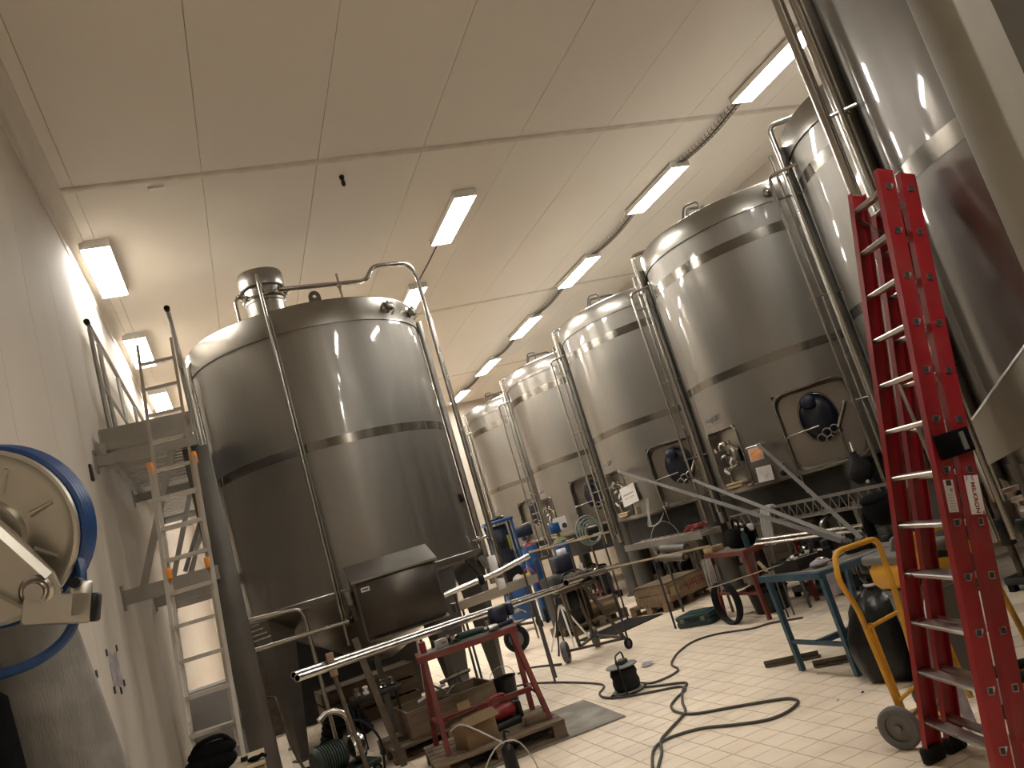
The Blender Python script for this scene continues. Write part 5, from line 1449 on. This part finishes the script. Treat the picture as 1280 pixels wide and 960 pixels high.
MB().tube([hw(3.09, 3.93, .11), hw(3.56, 4.14, .11)], .012, 8).build('axle', 'leg_steel', t)
MB().box(tuple(hw(3.40, 4.20, .02)), (.34, .22, .008), None).build('toe_plate', 'yellow_paint', t)
for x in (3.26, 3.5):
    bar(MB(), hw(x, 4.05, .12), hw(x, 4.13, .02), .03, .012).build('strut', 'leg_steel', t)
wheel('wheel', hw(3.10, 3.935, .115), .115, .05, (.9, .42, 0), t, 'grey_rubber', 'grey_plastic')
wheel('wheel', hw(3.57, 4.145, .115), .115, .05, (.9, .42, 0), t, 'grey_rubber', 'grey_plastic')
t = thing('shop_vacuum', 'yellow and grey barrel vacuum cleaner behind the hand truck', 'vacuum', (4.06, 4.45, 0))
MB().lathe([(0, .09), (.17, .09), (.19, .11), (.215, .62), (.225, .63), (.225, .66), (.20, .66)], 28).build('barrel', 'grey_plastic', t)
MB().cbox((0, 0, .755), (.44, .40, .17), .04).build('motor_head', 'yellow_plastic', t)
MB().cbox((0, 0, .865), (.45, .42, .06), .03).build('head_cover', 'grey_plastic', t)
MB().tube(rounded([(-.12, 0, .89), (-.1, 0, .97), (.1, 0, .97), (.12, 0, .89)], .04), .016, 8).build('handle', 'grey_plastic', t)
MB().cbox((.05, -.1, .91), (.12, .08, .05), .01).build('switch_box', 'white_plastic', t)
for a in (45, 135, 225, 315):
    wheel('caster', (.2 * math.cos(R_(a)), .2 * math.sin(R_(a)), .045), .045, .03, (1, 0, 0), t, 'black_rubber')
    MB().tube([(.19 * math.cos(R_(a)), .19 * math.sin(R_(a)), .05), (.17 * math.cos(R_(a)), .17 * math.sin(R_(a)), .12)], .012, 6).build('caster_stem', 'grey_plastic', t)
MB().tube(smooth_path([(-.20, -.06, .55), (-.38, -.16, .50), (-.42, -.30, .60), (-.30, -.36, .78), (-.1, -.30, .84), (.1, -.28, .80)]), .024, 10).build('hose', 'black_rubber', t)
t = thing('rubbish_bag', 'full black rubbish bag on the floor behind the hand truck', 'bag', (4.14, 4.985, 0))
mb = MB()
vs, fs = [], []
N, K = 28, 12
rnd = random.Random(2)
prof = [(.05, 0), (.24, .01), (.275, .08), (.285, .18), (.275, .29), (.25, .38), (.22, .47), (.18, .54), (.12, .59), (.05, .62), (.045, .65), (.07, .69)]
ph = [rnd.uniform(0, 6) for _ in range(6)]
for i, (r, z) in enumerate(prof):
    for k in range(N):
        a = 2 * PI * k / N
        w = 1 + .05 * math.sin(5 * a + ph[0] + z * 6) + .04 * math.sin(9 * a + ph[1] - z * 9) + .03 * math.sin(3 * a + ph[2])
        vs.append((r * w * math.cos(a), r * w * math.sin(a), max(0, z + (.012 * math.sin(4 * a + z * 14) if 0 < i else 0))))
for i in range(len(prof) - 1):
    for k in range(N):
        fs.append((i * N + k, i * N + (k + 1) % N, (i + 1) * N + (k + 1) % N, (i + 1) * N + k))
fs.append(tuple(range(N - 1, -1, -1)))
mb.add(vs, fs, True)
mb.build('film', 'bag_film', t)
MB().tube([(.055 * math.cos(2 * PI * i / 16), .055 * math.sin(2 * PI * i / 16), .64) for i in range(16)], .012, 6, True).build('tie', 'white_plastic', t)
tag(MB().box((0, 0, 0), (.10, .004, .16), RX(0)).build('shop_label', 'torn_paper', None, (3.96, 5.155, .70), 0), 'pale printed label sheet taped on the edge of the blue trestle', 'sheet')

# behind and right of the red ladder
t = thing('yellow_frame', 'yellow bent frame tube seen between the ladder rungs', 'frame', (3.86, 3.72, 0))
MB().tube(rounded([(-.12, .3, 1.02), (.12, .22, 1.02), (.20, .15, .7), (.25, .1, .02)], .06), .017, 10).build('tube', 'yellow_paint', t)
MB().tube(rounded([(-.12, .3, 1.02), (-.1, .38, .6), (-.05, .4, .02)], .06), .017, 10).build('tube', 'yellow_paint', t)
t = thing('hose_heap', 'heap of black hose with a yellow band behind the ladder', 'hose', (3.78, 3.62, 0))
for k in range(5):
    MB().tube([(.20 * math.cos(2 * PI * i / 28), .17 * math.sin(2 * PI * i / 28), .03 + .05 * k + .02 * math.sin(2 * PI * i / 28 + k)) for i in range(28)], .026, 8, True).build('hose_turn', 'yellow_paint' if k == 3 else 'black_rubber', t)
t = thing('plastic_drain', 'pale plastic drain pipe with elbow behind the ladder steps', 'pipe', (3.45, 3.80, 0))
MB().tube(rounded([(0, 0, .01), (0, 0, .45), (.02, .02, .62), (.14, .12, .66)], .08), .03, 12).build('tube', 'torn_paper', t)
MB().lathe([(.03, 0), (.042, 0), (.042, .05), (.03, .05)], 16, T(.0, 0, .44)).build('collar', 'pipe_steel', t)
t = thing('blue_overall', 'dark blue work clothes hanging beside the ladder', 'clothes', (3.30, 2.50, 0))
MB().lathe([(0, 1.22), (.04, 1.21), (.09, 1.1), (.11, .8), (.12, .52), (.11, .46), (0, .46)], 16, Matrix.Diagonal((1, .6, 1, 1))).build('fabric', 'blue_cloth', t)
MB().tube([(-.06, 0, 1.1), (-.14, .02, .9), (-.16, .02, .7)], [.045, .04, .035], 8).build('sleeve', 'blue_cloth', t)
MB().tube([(0, 0, 1.2), (.0, .06, 1.43)], .008, 6).build('hook', 'pipe_steel', t)
for i in range(5):
    t = thing('thin_steel_pipe', 'thin bright steel pipe stacked between the ladder and the large tank', 'pipe', (3.50 + .02 * i, 2.98, 1.24 - .05 * i), R_(4 * (i - 2)), 'thin pipes behind the ladder')
    MB().tube([(-.10, 0, 0), (.07, -.50 + .02 * i, .05)], .014, 8, False).build('tube', 'pipe_steel', t)
    MB().tube([(-.02, -.235 - .02 * i, .02), (-.02, -.235 - .02 * i, -1.24 + .05 * i)], .006, 6).build('hanger', 'leg_steel', t)

# ------------------------------------------------------------------ on the open floor
t = thing('cable_reel', 'black cable reel with tubular frame standing on the tiles', 'cable reel', (3.09, 7.45, 0), R_(35))
q = RY(-20)
MB().lathe([(.10, .03), (.125, .05), (.132, .10), (.12, .15), (.132, .18), (.12, .22), (.10, .24)], 26).build('cable_winding', 'black_rubber', t)
MB().lathe([(0, .245), (.15, .245), (.155, .25), (.15, .258), (.06, .262), (0, .262)], 28).build('top_flange', 'grey_plastic', t)
MB().lathe([(0, .018), (.15, .018), (.155, .024), (.15, .032), (0, .032)], 28).build('bottom_flange', 'grey_plastic', t)
MB().cbox((.02, 0, .28), (.11, .09, .04), .01).build('socket_panel', 'print_black', t)
MB().cbox((-.03, .02, .302), (.03, .03, .008), .003).build('thermal_switch', 'paper', t)
MB().tube(rounded([(-.17, -.08, .012), (-.19, -.08, .30), (-.10, -.02, .36), (.10, .02, .36), (.13, .03, .27)], .06), .009, 8).build('carry_frame', 'black_plastic', t)
MB().tube(rounded([(-.17, -.08, .012), (-.17, .13, .012), (.13, .15, .012), (.15, -.13, .012), (-.17, -.10, .012)], .05), .009, 8).build('base_frame', 'black_plastic', t)
def floor_cord(label, pts, r=.011, name='power_cord'):
    tag(MB().tube(smooth_path([(x, y, r + .001) for x, y in pts], 7), r, 8).build(name, 'cable_grey'), label, 'cord')
floor_cord('dark cord passing in front of the reel and looping out wide across the tiles', [(2.45, 9.9), (2.62, 9.75), (2.78, 9.61), (2.97, 9.02), (3.10, 8.30), (3.08, 8.02), (2.93, 7.80), (2.88, 7.60), (2.91, 7.42), (3.02, 7.24), (3.20, 7.05), (3.34, 6.9), (3.31, 6.74), (3.14, 6.60), (2.98, 6.42), (2.92, 6.2), (2.96, 5.98), (3.18, 5.75), (3.39, 5.52), (3.45, 5.41), (3.41, 5.28), (3.24, 5.19), (3.08, 5.21), (2.93, 5.38), (2.79, 5.59), (2.63, 5.68), (2.48, 5.68), (2.36, 5.58), (2.22, 5.34), (2.08, 5.05)])
floor_cord('dark cord curving from the reel towards the tanks', [(3.16, 7.66), (3.22, 7.66), (3.28, 7.59), (3.32, 7.41), (3.44, 7.38), (3.58, 7.42), (3.69, 7.53), (3.76, 7.78), (3.89, 7.99), (4.14, 8.27), (4.46, 8.47), (4.72, 8.36), (4.91, 8.0), (5.11, 7.9), (5.3, 7.6)])
floor_cord('dark cord leaving the reel and running towards the camera', [(3.22, 7.36), (3.30, 7.20), (3.41, 7.02), (3.42, 6.90), (3.28, 6.74), (3.08, 6.40), (2.94, 6.12), (2.68, 5.89), (2.50, 5.72), (2.36, 5.46), (2.22, 5.25), (2.0, 4.9)])
t = thing('plastic_wrapper', 'crumpled clear plastic wrapper on the tiles beyond the cable reel', 'wrapper', (3.72, 8.24, 0))
for k in range(3):
    rr = random.Random(30 + k)
    MB().add([(rr.uniform(-.1, .1), rr.uniform(-.12, .12), rr.uniform(.003, .03)) for _ in range(4)] , [(0, 1, 2), (0, 2, 3), (1, 3, 2)], False).build('fold', 'torn_paper', t)
for i, (x, y) in enumerate(((3.95, 5.72), (3.72, 4.96), (2.62, 5.86), (3.55, 5.02))):
    tag(MB().ball((0, 0, .006), (.014, .01, .006), 7, 4).build('chip', ['paper', 'print_black', 'dark_machine', 'paper'][i], None, (x, y, 0)), 'tiny chip of debris lying on the tiles', 'debris', 'debris on the floor')

# ------------------------------------------------------------------ stand-in valve skids, added to darken the space under the tank row
def skid(x, y, label, seed):
    rr = random.Random(seed)
    t = thing('stand_in_skid', label, 'valve skid', (x, y, 0))
    MB().cbox((0, 0, .09), (.46, 1.0, .06), .008).build('frame', 'dark_machine', t)
    for sx in (-.2, .2):
        for sy in (-.45, .45):
            MB().box((sx, sy, .03), (.06, .06, .06)).build('foot', 'black_rubber', t)
    for i in range(4):
        yy = -.36 + .24 * i
        h = rr.uniform(.55, .85)
        MB().tube(rounded([(-.15, yy, .11), (-.15, yy, h), (.02, yy, h + .04), (.15, yy + .05, h), (.15, yy + .05, .11)], .08), .03, 10).build('pipe', 'raw_steel' if i % 2 else 'pipe_steel', t)
        v = MB().lathe([(0, -.06), (.06, -.06), (.065, 0), (.06, .06), (0, .06)], 14, T(-.15, yy, h * .55)).build('valve', 'dark_machine', t)
        MB().cbox((-.17, yy, h * .55 + .12), (.10, .12, .12), .015).build('actuator', 'black_plastic', v)
    MB().cbox((.05, rr.uniform(-.2, .2), .40), (.20, .34, .55), .02).build('pump_case', 'dark_machine', t)
skid(6.25, 6.98, 'dark stand-in valve skid under the tank by the red ladder', 1)
skid(6.35, 8.30, 'dark stand-in valve skid behind the red trestle with the black bag', 2)
skid(6.62, 12.25, 'dark stand-in valve skid behind the wooden box with red stencil marks', 3)
skid(6.35, 15.2, 'dark stand-in valve skid behind the blue gas cylinders', 4)
skid(6.30, 5.2, 'dark stand-in valve skid seen through the red ladder rungs', 5)

# ------------------------------------------------------------------ wall cabinet; dark stand-ins added to dim the floor by the free-standing tank
t = thing('wall_cabinet', 'pale grey cabinet standing at the wall behind the aluminium ladder', 'cabinet', (-.55, 10.2, 0))
MB().cbox((0, 0, .55), (.62, .45, 1.10), .012).build('body', 'grey_panel', t)
MB().cbox((0, -.232, .62), (.56, .016, .86), .006).build('door', 'grey_panel', t)
MB().cbox((.20, -.248, .62), (.02, .02, .12), .004).build('handle', 'leg_steel', t)
t = thing('stand_in_panels', 'dark stand-in panels leaning in a stack behind the free-standing tank', 'panel', (.9, 12.7, 0))  # invented panels, put in to keep the floor behind dark
for i in range(3):
    MB().box((0, 0, 0), (2.5 - .3 * i, .04, 1.5), T(.1 * i, -.07 * i, .76) @ RX(-6)).build('panel', ['grey_panel', 'raw_steel', 'dark_machine'][i], t)
t = thing('stand_in_crate', 'dark stand-in crate under the free-standing tank', 'crate', (1.15, 11.32, 0), R_(4))  # invented crate, added as dark filling below the tank
for z in (.09, .27, .45):
    for sy in (-.3, .3): MB().box((0, sy, z), (1.2, .025, .15)).build('plank', 'old_wood', t)
    for sx in (-.6, .6): MB().box((sx, 0, z), (.025, .6, .15)).build('plank', 'old_wood', t)
MB().box((0, 0, .5), (1.2, .6, .03)).build('lid', 'old_wood', t)
t = thing('stand_in_hoses', 'stand-in pile of dark hoses under the free-standing tank', 'hose', (.72, 10.50, 0))  # hoses added to darken the floor under the tank
for k in range(6):
    MB().tube([((.30 - .02 * k) * math.cos(2 * PI * i / 28), (.26 - .02 * k) * math.sin(2 * PI * i / 28), .03 + .055 * k) for i in range(28)], .028, 8, True).build('hose_turn', 'black_rubber', t)
